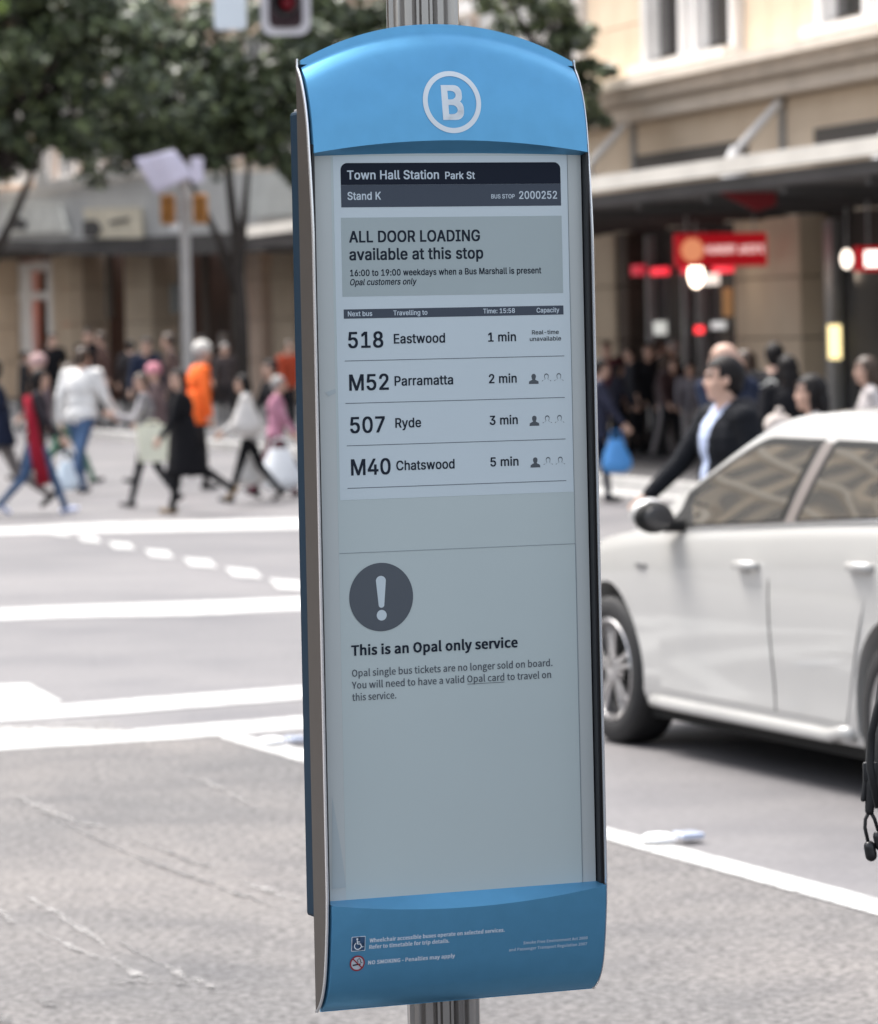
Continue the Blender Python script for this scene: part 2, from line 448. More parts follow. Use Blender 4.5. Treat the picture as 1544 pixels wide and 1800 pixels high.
# recessed slots above the canopy
for (u0, u1) in ((1130, 1335), (1455, 1620)):
    a, c = sof(u0), sof(u1); b = MB(); b.box(((a + c) / 2, -0.10, 4.03), (c - a, 0.05, 0.26)); b.build('vent_slot', mat('slot_dark', (0.10, 0.09, 0.08), 0.8), bld)
    b = MB(); b.box(((a + c) / 2, -0.2, 3.86), (c - a + 0.3, 0.25, 0.07)); b.build('ledge', M_trim, bld)
# tie rods
def locf(u, v, out):
    a = (u - CX) / F; Y = (FX - out * (0.9644 + 0.2643 * KS)) / (a + KS); w_ = at(u, v, Y) - bld.location
    return Vector((w_.dot(E), -w_.dot(NRM), w_.z))
for du in (0, 268, -262):
    q0, q1 = locf(1372 + du, 178 - du * .11, .25), locf(1292 + du, 268 - du * .11, .75)
    b = MB(); b.tube([q0, q1], 0.055, 8); b.build('tie_rod', M_frame, bld)
    b = MB(); b.box(tuple(locf(1380 + du, 228 - du * .11, .14)), (0.14, 0.12, 0.85)); b.build('wall_bracket', M_metal, bld)
    b = MB(); b.tube([q1 + Vector((0, 0, -.32)), q1 + Vector((0, 0, -.1)), q1 + Vector((0, 0, .08))], [0.20, 0.15, 0.05], 10); b.build('rod_anchor', M_frame, bld)
# ground floor piers and dark shopfronts
def pier(u0, u1, m, out=0.12):
    a, c = sof(u0), sof(u1); b = MB(); n = 4; hh = (cz - 0.25) / n
    for k in range(n): b.box(((a + c) / 2, -out, hh * (k + 0.5)), (c - a, 0.5, hh - 0.015), bev=0.01)
    b.build('pier', m, bld)
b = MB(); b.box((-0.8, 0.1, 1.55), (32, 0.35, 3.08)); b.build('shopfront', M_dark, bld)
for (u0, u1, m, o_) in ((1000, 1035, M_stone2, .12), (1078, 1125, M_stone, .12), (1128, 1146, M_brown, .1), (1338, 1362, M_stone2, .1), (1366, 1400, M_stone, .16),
                        (1403, 1468, M_stone, .2), (1620, 1680, M_stone, .2)):
    pier(u0, u1, m, o_)
for u in (1172, 1236, 1262, 1496):
    b = MB(); b.box((sof(u), -0.22, 1.5), (0.10 if u != 1496 else .28, 0.12, 3.0)); b.build('mullion', M_metal, bld)
for (u0, u1) in ((1150, 1232), (1266, 1336), (1480, 1600)):
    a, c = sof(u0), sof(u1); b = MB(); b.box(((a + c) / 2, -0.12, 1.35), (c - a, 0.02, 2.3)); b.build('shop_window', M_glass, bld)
# warm things glowing inside the shops
def glow(name, u, v, wpx, hpx, col, s, out=0.35, dep=0.1):
    x = sof(u); z = zf(u, v, out); Y = FX / ((u - CX) / F + KS); k = Y / F
    b = MB(); b.box((x, -out, z), (wpx * k * 2.6 if wpx * k > .5 else wpx * k * 2.0, dep, hpx * k), bev=0.01)
    return b.build(name, mat('glow_%d%d' % (u, v), col, 0.4, emit=col, emit_s=s), bld)
glow('red_light_band', 1166, 472, 22, 18, (0.5, 0.03, 0.05), 0.35)
glow('red_light_band', 1205, 474, 34, 13, (0.8, 0.03, 0.05), 0.6)
glow('red_light_band', 1318, 466, 40, 20, (0.8, 0.04, 0.06), 0.6)
glow('red_light_band', 1262, 472, 40, 12, (0.6, 0.02, 0.04), 0.6)
glow('lit_panel', 1315, 487, 28, 20, (0.7, 0.62, 0.55), 0.55, 0.5)
glow('lit_panel', 1058, 447, 16, 42, (0.8, 0.85, 0.95), 0.8, 0.5)
glow('lit_panel', 1535, 600, 14, 60, (0.9, 0.72, 0.35), 0.8, 0.5)
glow('lit_panel', 1327, 570, 22, 14, (0.5, 0.5, 0.5), 0.4, 0.5)
glow('lit_panel', 1222, 575, 20, 24, (0.5, 0.5, 0.47), 0.4, 0.5)
glow('red_light', 1305, 578, 6, 12, (1.0, 0.04, 0.05), 0.9, 0.6)
glow('lit_panel', 1308, 530, 26, 50, (0.30, 0.15, 0.05), 0.18, 0.22, 0.02)
def at_f(u, v, out):
    """world point in front of the facade by 'out' metres"""
    a = (u - CX) / F; Y = (FX - out * (0.9644 + 0.2643 * KS)) / (a + KS); return at(u, v, Y)
# hanging lamps
def lamp(u, v, wpx, hpx, col, s, label):
    p = at_f(u, v, 1.2); k = p.y / F; r = empty('hanging_lamp', p, 0); tag(r, label, 'lamp', 'lamps under the shop canopy')
    b = MB(); b.ell((0, 0, 0), (wpx * k / 2, wpx * k / 2, hpx * k / 2)); b.build('lamp_globe', mat('lamp_%d' % u, col, 0.4, emit=col, emit_s=s), r, smooth=True)
    b = MB(); b.tube([(0, 0, hpx * k / 2 - 0.02), (0, 0, cz + 0.0 - p.z + 0.14 - 0.19)], 0.012, 6); b.build('cable', M_metal, r)
lamp(1224, 483, 27, 46, (1.0, 0.80, 0.62), 2.6, 'bright white oval lamp hanging under the red shop sign')
lamp(1489, 455, 20, 34, (1.0, 0.85, 0.72), 1.2, 'white oval lamp hanging at the right edge above the car')
# ---------------------------------------------------------------- lettering helper
# glyph outlines (thousandths of an em): character, advance, closed loops as coordinate steps
GLYPHS = {
 'Ab': " 188|~'206|78,318 -8,191 66,0 -8,-191~-453|337,244 0,-56 -223,0 0,56~0453|227,-7 -53,8 -44,23 -35,38 -26,51 -16,65 -5,76 5,76 16,65 26,52 35,37 44,24 53,8 52,-8 44,-24 35,-37 26,-52 16,-65 5,-76 -5,-76 -16,-65 -25,-51 -36,-38 -44,-23|227,50 34,6 29,18 23,29 17,41 10,50 4,60 -4,60 -10,51 -17,40 -23,30 -29,18 -34,7 -35,-7 -29,-18 -23,-30 -17,-40 -10,-51 -4,-60 4,-60 10,-50 17,-41 23,-29 29,-18~1453|76,0 0,55 315,0 0,-55|276,509 0,-509 -64,0 0,448 -126,-90 0,69 112,82~2453|64,0 0,47 170,182 27,28 21,25 17,23 12,22 7,21 2,23 -3,26 -9,22 -15,17 -20,13 -23,8 -26,3 -28,-3 -24,-10 -19,-14 -14,-20 -9,-23 -3,-28 -61,0 5,43 15,37 25,31 32,23 39,15 43,5 43,-5 38,-14 31,-23 24,-29 15,-34 5,-39 -3,-27 -7,-27 -14,-28 -21,-31 -30,-36 -39,-43 -114,-120 236,-3 0,-57~3453|218,-7 -45,4 -40,13 -35,20 -28,27 -18,34 -8,41 65,0 6,-25 11,-20 18,-16 21,-12 26,-7 28,-2 29,3 27,8 22,13 18,19 10,23 4,29 -3,27 -10,24 -17,21 -24,17 -33,10 -41,4 -44,0 0,51 131,149 -218,4 0,57 302,0 0,-48 -161,-183 0,11 53,-1 44,-12 36,-23 27,-31 16,-36 6,-41 -6,-42 -17,-37 -26,-30 -35,-24 -43,-14~4453|40,105 0,53 207,351 64,0 -202,-343 304,-3 0,-58|282,0 0,121 0,25 0,172 61,0 0,-318~5453|221,-7 -43,5 -38,13 -32,21 -25,28 -17,33 -6,37 62,0 5,-22 11,-19 16,-16 19,-13 23,-8 25,-2 29,3 26,11 22,18 16,22 10,27 4,31 -4,31 -10,28 -17,23 -22,18 -27,11 -30,4 -26,-2 -25,-7 -22,-10 -17,-12 -61,7 29,256 270,0 0,-57 -215,0 -17,-151 21,14 23,10 25,6 26,3 34,-4 31,-9 27,-15 24,-21 19,-25 15,-29 9,-32 3,-36 -6,-46 -16,-41 -26,-35 -34,-26 -41,-16~6453|226,-7 -44,6 -40,16 -33,25 -25,34 -15,41 -5,47 4,37 12,40 22,46 35,55 115,169 70,0 -171,-248 -6,0 9,14 11,13 14,11 17,8 18,5 21,2 43,-5 38,-14 30,-24 24,-31 14,-39 5,-44 -5,-45 -16,-39 -25,-34 -33,-25 -39,-16|226,48 28,4 25,11 20,16 15,22 10,27 3,29 -3,30 -10,26 -15,22 -20,16 -25,11 -28,3 -28,-3 -24,-10 -21,-17 -15,-21 -10,-26 -3,-30 3,-30 10,-26 15,-23 21,-16 24,-11~7453|97,0 226,448 -261,4 0,57 329,0 0,-60 -226,-449~8453|226,-7 -48,5 -42,13 -35,22 -27,29 -17,34 -5,39 3,31 10,29 16,25 20,21 24,15 28,9 -34,17 -26,26 -17,34 -6,38 5,37 15,33 24,27 32,21 38,13 42,5 43,-5 37,-13 31,-21 24,-27 16,-33 5,-37 -6,-38 -17,-34 -26,-26 -33,-15 27,-11 24,-15 21,-21 15,-25 10,-29 4,-31 -6,-39 -17,-34 -26,-29 -35,-22 -42,-13|226,49 32,3 27,8 22,14 16,17 10,22 4,26 -4,26 -11,24 -17,19 -22,15 -27,9 -30,3 -30,-3 -27,-9 -22,-15 -17,-19 -11,-24 -4,-26 4,-26 10,-22 16,-17 22,-14 28,-8|226,290 26,2 22,8 19,13 14,17 9,21 3,25 -3,23 -8,21 -14,17 -19,12 -23,8 -26,3 -26,-3 -23,-8 -18,-12 -14,-17 -9,-21 -3,-23 3,-25 9,-21 14,-17 19,-13 23,-8~9453|226,516 45,-6 39,-16 33,-26 25,-34 16,-41 5,-46 -4,-38 -12,-39 -23,-46 -35,-56 -115,-168 -70,0 171,248 6,0 -8,-14 -12,-13 -14,-11 -16,-8 -19,-6 -20,-1 -43,4 -38,15 -31,23 -23,32 -15,38 -4,45 5,45 16,39 25,33 33,25 39,16|226,460 -27,-3 -25,-11 -20,-17 -16,-22 -9,-26 -4,-29 4,-30 9,-27 16,-21 20,-17 25,-10 27,-4 28,4 25,10 20,16 15,22 10,26 3,29 -3,31 -10,26 -15,22 -20,17 -25,11~:188|95,-4 -17,3 -15,10 -10,15 -3,17 3,18 10,14 15,10 17,4 18,-4 15,-10 10,-14 3,-18 -3,-17 -10,-15 -15,-10|95,271 -17,3 -15,10 -10,15 -3,17 3,18 10,15 15,10 17,3 18,-3 15,-10 10,-15 3,-18 -3,-17 -10,-15 -15,-10~A480|16,0 185,509 75,0 187,-509 -68,0 -108,302 -11,32 -12,38 -14,48 -18,58 13,0 -17,-59 -15,-48 -12,-38 -10,-31 -106,-302|110,142 0,57 260,0 0,-57~B456|60,0 0,509 181,0 48,-5 40,-13 30,-22 22,-27 13,-32 4,-36 -3,-30 -8,-24 -14,-19 -17,-15 -20,-11 -21,-8 0,-5 24,-5 24,-12 22,-18 17,-24 12,-30 4,-37 -5,-36 -13,-33 -23,-28 -33,-21 -43,-14 -54,-4|125,57 120,0 51,6 34,17 19,25 6,32 -3,24 -10,23 -15,19 -21,15 -27,10 -31,3 -123,0|125,285 113,0 27,3 23,8 20,13 15,17 10,22 3,24 -6,31 -17,26 -30,17 -43,6 -115,0~C510|267,-7 -62,8 -55,24 -46,38 -34,52 -22,64 -8,75 8,75 22,64 34,52 46,39 55,24 62,8 38,-3 35,-9 33,-14 29,-19 25,-24 21,-29 15,-33 10,-37 -65,0 -7,25 -12,22 -14,18 -18,15 -20,12 -22,9 -23,5 -25,2 -44,-6 -39,-18 -34,-29 -25,-39 -16,-50 -6,-60 6,-60 16,-49 26,-40 33,-29 39,-17 44,-6 25,2 23,5 22,9 20,12 18,15 14,18 12,22 7,24 65,0 -10,-36 -15,-33 -20,-29 -26,-24 -29,-19 -32,-14 -36,-9~D502|219,0 -123,0 0,57 119,0 57,6 46,18 36,29 25,39 15,49 5,57 -5,57 -15,49 -25,38 -34,29 -45,18 -54,6 -128,0 0,57 132,0 69,-8 59,-23 46,-37 34,-50 22,-62 7,-74 -7,-74 -22,-62 -35,-51 -47,-37 -60,-23|125,509 0,-509 -65,0 0,509~E419|60,0 0,509 312,0 0,-57 -247,0 0,-166 230,0 0,-57 -230,0 0,-172 250,0 0,-57~G520|269,-7 -64,8 -56,24 -45,39 -35,52 -22,63 -7,75 7,75 22,64 34,52 46,39 54,24 62,8 39,-3 36,-9 34,-15 29,-20 26,-24 20,-29 16,-32 9,-35 -66,0 -9,23 -12,21 -14,18 -17,16 -19,12 -22,9 -24,6 -26,2 -43,-6 -39,-18 -33,-28 -25,-40 -16,-50 -6,-60 6,-60 16,-49 26,-40 33,-29 40,-17 45,-6 40,4 36,14 29,22 22,30 14,37 5,42 19,-3 -151,0 0,57 195,0 0,-56 -7,-59 -20,-50 -32,-41 -42,-31 -51,-19~H517|60,0 0,509 65,0 0,-220 267,0 0,220 65,0 0,-509 -65,0 0,232 -267,0 0,-232~I300|31,0 0,57 87,0 0,395 -87,0 0,57 238,0 0,-57 -86,0 0,-395 86,0 0,-57~J396|185,-7 -61,10 -49,30 -31,48 -11,64 0,28 65,0 0,-28 6,-41 18,-30 27,-18 36,-6 35,6 28,18 18,30 6,41 0,364 64,0 0,-364 -10,-64 -32,-48 -48,-30~K467|104,145 0,71 18,23 17,22 18,21 17,21 19,21 19,20 152,165 84,0 -217,-233|60,0 0,509 65,0 0,-175 -1,-109 1,-32 0,-193|372,0 -184,259 40,50 221,-309~L393|60,0 0,509 65,0 0,-452 236,0 0,-57~M628|60,0 0,509 92,0 125,-322 5,-13 5,-15 6,-18 6,-18 6,-20 6,-19 6,-19 5,-16 -15,0 5,16 6,18 6,19 6,19 6,19 6,18 6,16 4,13 124,322 92,0 0,-509 -64,0 0,291 0,17 0,19 1,20 0,22 1,22 0,22 1,22 0,22 6,0 -8,-24 -7,-24 -8,-23 -8,-23 -8,-22 -7,-19 -6,-17 -5,-14 -114,-291 -56,0 -116,291 -5,13 -6,17 -7,19 -7,21 -8,23 -8,24 -8,24 -9,25 7,0 0,-20 1,-21 0,-22 1,-22 0,-22 1,-22 0,-19 0,-18 0,-291~N523|60,0 0,509 76,0 207,-326 9,-14 11,-18 12,-21 13,-23 13,-25 13,-27 -9,-1 -3,27 -1,27 -1,26 -1,23 0,21 0,17 0,314 64,0 0,-509 -76,0 -185,290 -12,20 -13,21 -13,23 -16,27 -18,32 -22,39 11,2 2,-37 1,-33 1,-30 1,-26 1,-21 0,-16 0,-291~O533|267,-7 -62,8 -55,24 -45,38 -35,52 -22,64 -8,75 8,75 22,64 35,52 45,39 55,24 62,8 62,-8 55,-24 45,-39 35,-52 22,-64 7,-75 -7,-75 -22,-64 -35,-52 -45,-38 -55,-24|267,53 43,6 39,17 34,29 25,39 17,50 5,60 -5,60 -17,51 -25,39 -34,29 -39,17 -43,6 -44,-6 -39,-17 -33,-29 -26,-40 -16,-50 -6,-60 6,-60 16,-50 26,-39 33,-29 39,-17~P445|60,0 0,509 175,0 54,-6 43,-16 34,-25 24,-32 14,-39 5,-43 -5,-44 -14,-39 -24,-32 -34,-26 -43,-16 -54,-5 -126,0 0,56 124,0 36,4 28,10 21,16 15,22 9,25 2,29 -2,28 -9,26 -15,21 -21,16 -29,10 -36,3 -107,0 0,-452~R449|60,0 0,509 176,0 54,-5 43,-15 34,-24 23,-32 15,-38 4,-43 -4,-43 -15,-38 -23,-31 -34,-23 -44,-14 -53,-5 -140,0 0,57 138,0 35,3 29,9 21,14 15,19 8,24 3,28 -3,28 -8,25 -15,20 -21,15 -29,9 -36,3 -108,0 0,-452|353,0 -123,229 73,0 125,-229~S447|224,-9 -52,5 -44,13 -37,22 -27,29 -18,36 -8,41 66,0 6,-27 13,-22 19,-17 24,-12 28,-7 30,-3 33,3 29,8 25,14 18,18 12,22 5,25 -4,22 -10,18 -16,14 -20,12 -24,9 -27,8 -61,17 -56,21 -42,29 -26,37 -8,46 6,41 17,35 27,28 36,22 42,13 47,5 48,-5 41,-13 35,-22 26,-27 17,-34 7,-37 -64,0 -11,34 -24,25 -35,16 -42,6 -31,-3 -27,-8 -22,-13 -16,-17 -11,-20 -3,-22 4,-24 12,-18 17,-15 21,-11 22,-8 21,-7 52,-14 23,-7 25,-8 24,-12 23,-14 20,-18 16,-22 10,-27 3,-32 -5,-40 -17,-35 -26,-30 -37,-23 -45,-15~T449|32,452 0,57 385,0 0,-57 -160,0 0,-452 -64,0 0,452~U517|259,-8 -56,6 -49,17 -40,28 -29,37 -19,44 -6,49 0,336 64,0 0,-331 4,-34 13,-31 19,-26 27,-19 33,-12 39,-4 39,4 33,12 26,19 20,26 12,31 4,34 0,331 64,0 0,-336 -6,-49 -18,-44 -30,-37 -40,-28 -48,-17~Y472|203,0 0,208 -187,301 75,0 101,-165 16,-26 14,-26 14,-28 14,-34 -26,0 13,35 14,28 14,25 15,26 101,165 74,0 -187,-301 0,-208~a389|160,-9 -34,4 -32,10 -26,17 -20,23 -13,28 -5,35 4,30 9,23 15,18 20,14 22,10 25,8 27,5 26,4 31,4 25,3 18,3 13,5 8,8 3,12 -3,24 -6,18 -11,14 -16,11 -20,7 -24,2 -25,-2 -22,-7 -17,-9 -14,-12 -11,-13 -7,-14 -59,17 16,31 22,24 25,18 29,11 30,7 31,2 21,-1 24,-4 24,-7 23,-12 20,-17 16,-23 11,-30 4,-39 0,-251 -60,0 0,52 -5,0 -8,-14 -12,-13 -16,-13 -21,-11 -25,-7|170,45 32,4 26,10 20,15 15,19 9,22 4,23 0,52 -6,-4 -11,-4 -13,-3 -15,-3 -15,-3 -16,-2 -14,-2 -11,-1 -21,-4 -20,-5 -17,-9 -14,-11 -8,-15 -3,-19 2,-18 8,-15 12,-11 16,-9 19,-5~b424|229,-8 -31,3 -26,9 -19,13 -15,14 -11,15 -9,13 -6,0 0,-59 -59,0 0,509 61,0 0,-190 4,0 9,12 10,15 15,14 19,13 26,8 32,3 45,-6 39,-17 32,-29 25,-39 15,-48 5,-56 -5,-56 -15,-49 -24,-39 -33,-29 -39,-18|220,47 33,4 26,15 22,22 15,29 9,34 3,38 -3,38 -9,34 -15,29 -21,21 -27,14 -33,5 -32,-5 -27,-13 -21,-21 -15,-28 -9,-34 -3,-40 3,-39 9,-35 15,-29 22,-21 26,-14~c396|207,-8 -48,6 -42,18 -35,30 -26,39 -16,48 -6,54 6,56 16,48 26,39 35,30 42,18 48,6 27,-1 26,-6 24,-9 21,-12 19,-15 16,-19 13,-21 9,-24 -59,-15 -5,14 -8,13 -9,12 -11,10 -13,8 -15,6 -16,4 -19,1 -34,-5 -28,-15 -21,-23 -16,-29 -9,-34 -3,-37 3,-36 9,-34 16,-28 21,-23 28,-15 34,-5 19,2 17,4 15,6 13,8 11,10 10,13 7,13 5,15 59,-15 -9,-24 -13,-22 -16,-19 -19,-16 -21,-12 -24,-10 -26,-5~d424|195,-8 -44,6 -40,18 -32,29 -24,39 -16,49 -5,56 5,56 16,48 24,39 33,29 39,17 45,6 32,-3 25,-8 19,-13 15,-14 11,-15 8,-12 5,0 0,190 61,0 0,-509 -59,0 0,59 -6,0 -9,-13 -11,-15 -15,-14 -20,-13 -25,-9|205,47 31,4 27,14 21,21 15,29 10,35 3,39 -3,40 -9,34 -16,28 -21,21 -26,13 -32,5 -33,-5 -27,-14 -21,-21 -16,-29 -9,-34 -3,-38 3,-38 10,-34 15,-29 21,-22 27,-15~e404|212,-8 -51,6 -44,18 -35,30 -26,39 -16,47 -6,55 5,55 16,48 26,39 34,30 42,19 48,6 31,-2 30,-8 28,-13 25,-20 22,-26 16,-33 11,-40 3,-48 0,-25 -296,0 0,52 263,0 -28,-19 -3,35 -9,32 -15,25 -20,20 -26,12 -32,4 -32,-4 -27,-13 -21,-19 -16,-24 -10,-29 -3,-30 0,-33 4,-39 10,-33 18,-26 23,-19 28,-11 33,-4 22,2 20,5 17,8 14,12 12,15 9,17 59,-14 -12,-28 -18,-24 -24,-20 -28,-15 -34,-9~g425|207,-151 -39,3 -34,8 -29,13 -23,17 -18,19 -13,22 50,28 9,-12 12,-13 14,-12 18,-10 24,-7 29,-2 42,5 33,17 22,28 7,41 0,74 -5,0 -8,-12 -11,-15 -15,-13 -20,-12 -25,-8 -32,-3 -43,5 -39,17 -33,26 -25,37 -16,46 -5,55 5,55 16,47 25,39 32,29 40,17 44,6 32,-2 25,-9 20,-13 15,-14 11,-15 9,-12 5,0 0,60 59,0 0,-388 -5,-45 -17,-36 -26,-27 -33,-19 -40,-11|205,59 32,4 27,12 21,20 15,26 9,33 3,39 -3,38 -9,33 -15,27 -21,21 -27,13 -32,5 -33,-5 -27,-13 -21,-22 -15,-28 -10,-33 -3,-36 3,-38 10,-32 15,-27 21,-20 27,-13~h410|114,227 0,-227 -61,0 0,509 61,0 0,-222 -12,0 22,45 28,30 35,17 40,5 37,-4 31,-11 26,-20 20,-28 12,-36 4,-45 0,-240 -61,0 0,235 -6,40 -17,29 -27,19 -36,6 -26,-3 -23,-9 -20,-14 -15,-20 -9,-26~i167|53,0 0,379 61,0 0,-379|84,443 -17,3 -13,9 -10,13 -3,15 3,16 10,13 13,9 17,3 16,-3 14,-9 9,-13 3,-16 -3,-15 -9,-13 -14,-9~k381|110,137 0,75 11,0 163,167 76,0 -176,-180 -7,0|53,0 0,509 61,0 0,-509|294,0 -146,186 43,43 181,-229~l189|139,-2 -38,5 -27,17 -16,27 -5,37 0,425 61,0 0,-410 1,-22 5,-15 10,-8 16,-2 8,0 6,1 5,0 5,1 11,-51 -9,-2 -10,-2 -11,-1~m610|53,0 0,379 59,0 0,-84 -4,0 10,28 14,23 19,17 21,13 23,8 24,2 38,-6 30,-19 22,-30 12,-36 -9,0 10,26 15,22 20,18 24,14 26,8 30,3 31,-3 29,-11 25,-18 19,-26 12,-32 4,-41 0,-255 -61,0 0,254 -6,35 -17,24 -26,13 -28,4 -24,-2 -21,-8 -16,-13 -13,-17 -7,-20 -3,-23 0,-247 -61,0 0,260 -5,28 -16,23 -24,15 -30,4 -21,-2 -20,-8 -18,-13 -14,-18 -9,-23 -3,-28 0,-238~n410|114,227 0,-227 -61,0 0,379 59,0 0,-92 -10,0 22,45 28,30 35,17 40,5 37,-4 31,-11 26,-20 20,-28 12,-36 4,-45 0,-240 -61,0 0,235 -6,40 -17,29 -27,19 -36,6 -26,-3 -23,-9 -20,-14 -15,-20 -9,-26~o415|207,-8 -48,6 -42,18 -35,30 -26,39 -16,48 -6,54 6,56 16,48 26,39 35,30 42,18 48,6 49,-6 43,-18 34,-30 26,-39 17,-48 5,-56 -5,-54 -17,-48 -26,-39 -34,-30 -43,-18|207,46 35,5 28,15 22,23 15,28 9,34 3,36 -3,37 -9,34 -15,29 -22,23 -28,15 -35,5 -34,-5 -28,-15 -21,-23 -16,-29 -9,-34 -3,-37 3,-36 9,-34 16,-28 21,-23 28,-15~p424|53,-143 0,522 59,0 0,-60 6,0 8,12 11,15 15,14 19,13 26,8 32,3 45,-6 39,-17 32,-29 25,-39 15,-48 5,-56 -5,-56 -15,-49 -24,-39 -33,-29 -39,-18 -45,-6 -31,3 -25,9 -20,13 -15,14 -11,15 -9,13 -4,0 0,-202|220,47 33,4 26,15 22,22 15,29 9,34 3,38 -3,38 -9,34 -15,29 -21,21 -27,14 -33,5 -32,-5 -27,-13 -21,-21 -15,-28 -9,-34 -3,-40 3,-39 9,-35 15,-29 22,-21 26,-14~r259|53,0 0,379 59,0 0,-58 18,26 22,20 29,13 32,5 8,0 8,-1 8,0 6,0 0,-62 -4,1 -9,1 -11,1 -12,1 -25,-3 -23,-8 -19,-14 -14,-17 -9,-22 -3,-25 0,-237~s365|182,-8 -37,3 -33,8 -28,15 -22,20 -17,25 -9,31 58,13 11,-28 19,-19 26,-11 31,-4 36,5 27,12 18,19 6,22 -3,18 -11,15 -17,11 -25,8 -63,15 -45,16 -32,22 -19,29 -6,37 4,31 14,27 22,22 28,16 34,11 38,3 36,-3 31,-9 25,-14 20,-19 15,-23 10,-26 -56,-13 -10,21 -15,18 -24,12 -32,5 -31,-4 -25,-12 -17,-18 -5,-22 3,-19 12,-15 20,-11 28,-9 57,-14 46,-15 31,-23 19,-29 6,-35 -5,-32 -14,-28 -22,-23 -30,-18 -37,-11~t227|204,379 0,-52 -198,0 0,52|65,471 61,0 0,-373 2,-22 8,-15 14,-8 20,-3 7,0 8,1 9,1 8,2 11,-52 -10,-3 -11,-2 -12,-1 -12,0 -43,6 -33,19 -20,31 -7,41~u410|182,-5 -36,4 -31,12 -26,20 -20,28 -12,36 -4,44 0,240 61,0 0,-235 5,-39 18,-30 27,-19 36,-6 26,3 23,9 19,15 15,20 10,25 3,31 0,226 61,0 0,-379 -59,0 0,92 9,0 -21,-45 -29,-30 -35,-17~v389|163,0 -146,379 67,0 81,-224 12,-34 10,-34 9,-34 10,-32 -22,0 10,32 9,34 10,34 11,34 81,224 66,0 -145,-379~w567|138,0 -115,379 64,0 46,-165 10,-37 11,-40 11,-46 10,-50 -10,0 10,49 11,45 10,41 10,38 46,165 64,0 46,-165 9,-38 11,-40 10,-45 10,-50 -11,0 11,49 11,45 10,41 11,38 46,165 65,0 -116,-379 -61,0 -49,172 -7,26 -7,27 -8,27 -6,28 -7,29 -7,29 14,0 -7,-29 -7,-29 -7,-28 -7,-27 -8,-27 -7,-26 -49,-172~x379|21,0 150,218 0,-47 -142,208 71,0 47,-73 17,-27 15,-26 14,-24 14,-23 -32,0 15,23 12,24 14,26 17,27 49,73 70,0 -143,-210 0,45 149,-214 -71,0 -56,85 -17,27 -14,24 -13,23 -14,23 32,0 -14,-23 -13,-23 -13,-24 -17,-27 -57,-85~y389|47,-139 14,53 10,-1 17,-3 16,1 14,5 12,10 11,16 10,22 12,35 -146,380 67,0 81,-224 12,-34 10,-34 9,-34 10,-32 -22,0 9,32 9,34 10,34 12,34 81,224 66,0 -167,-437 -13,-27 -14,-22 -18,-17 -20,-12 -22,-7 -26,-2 -14,0 -12,2 -11,2",
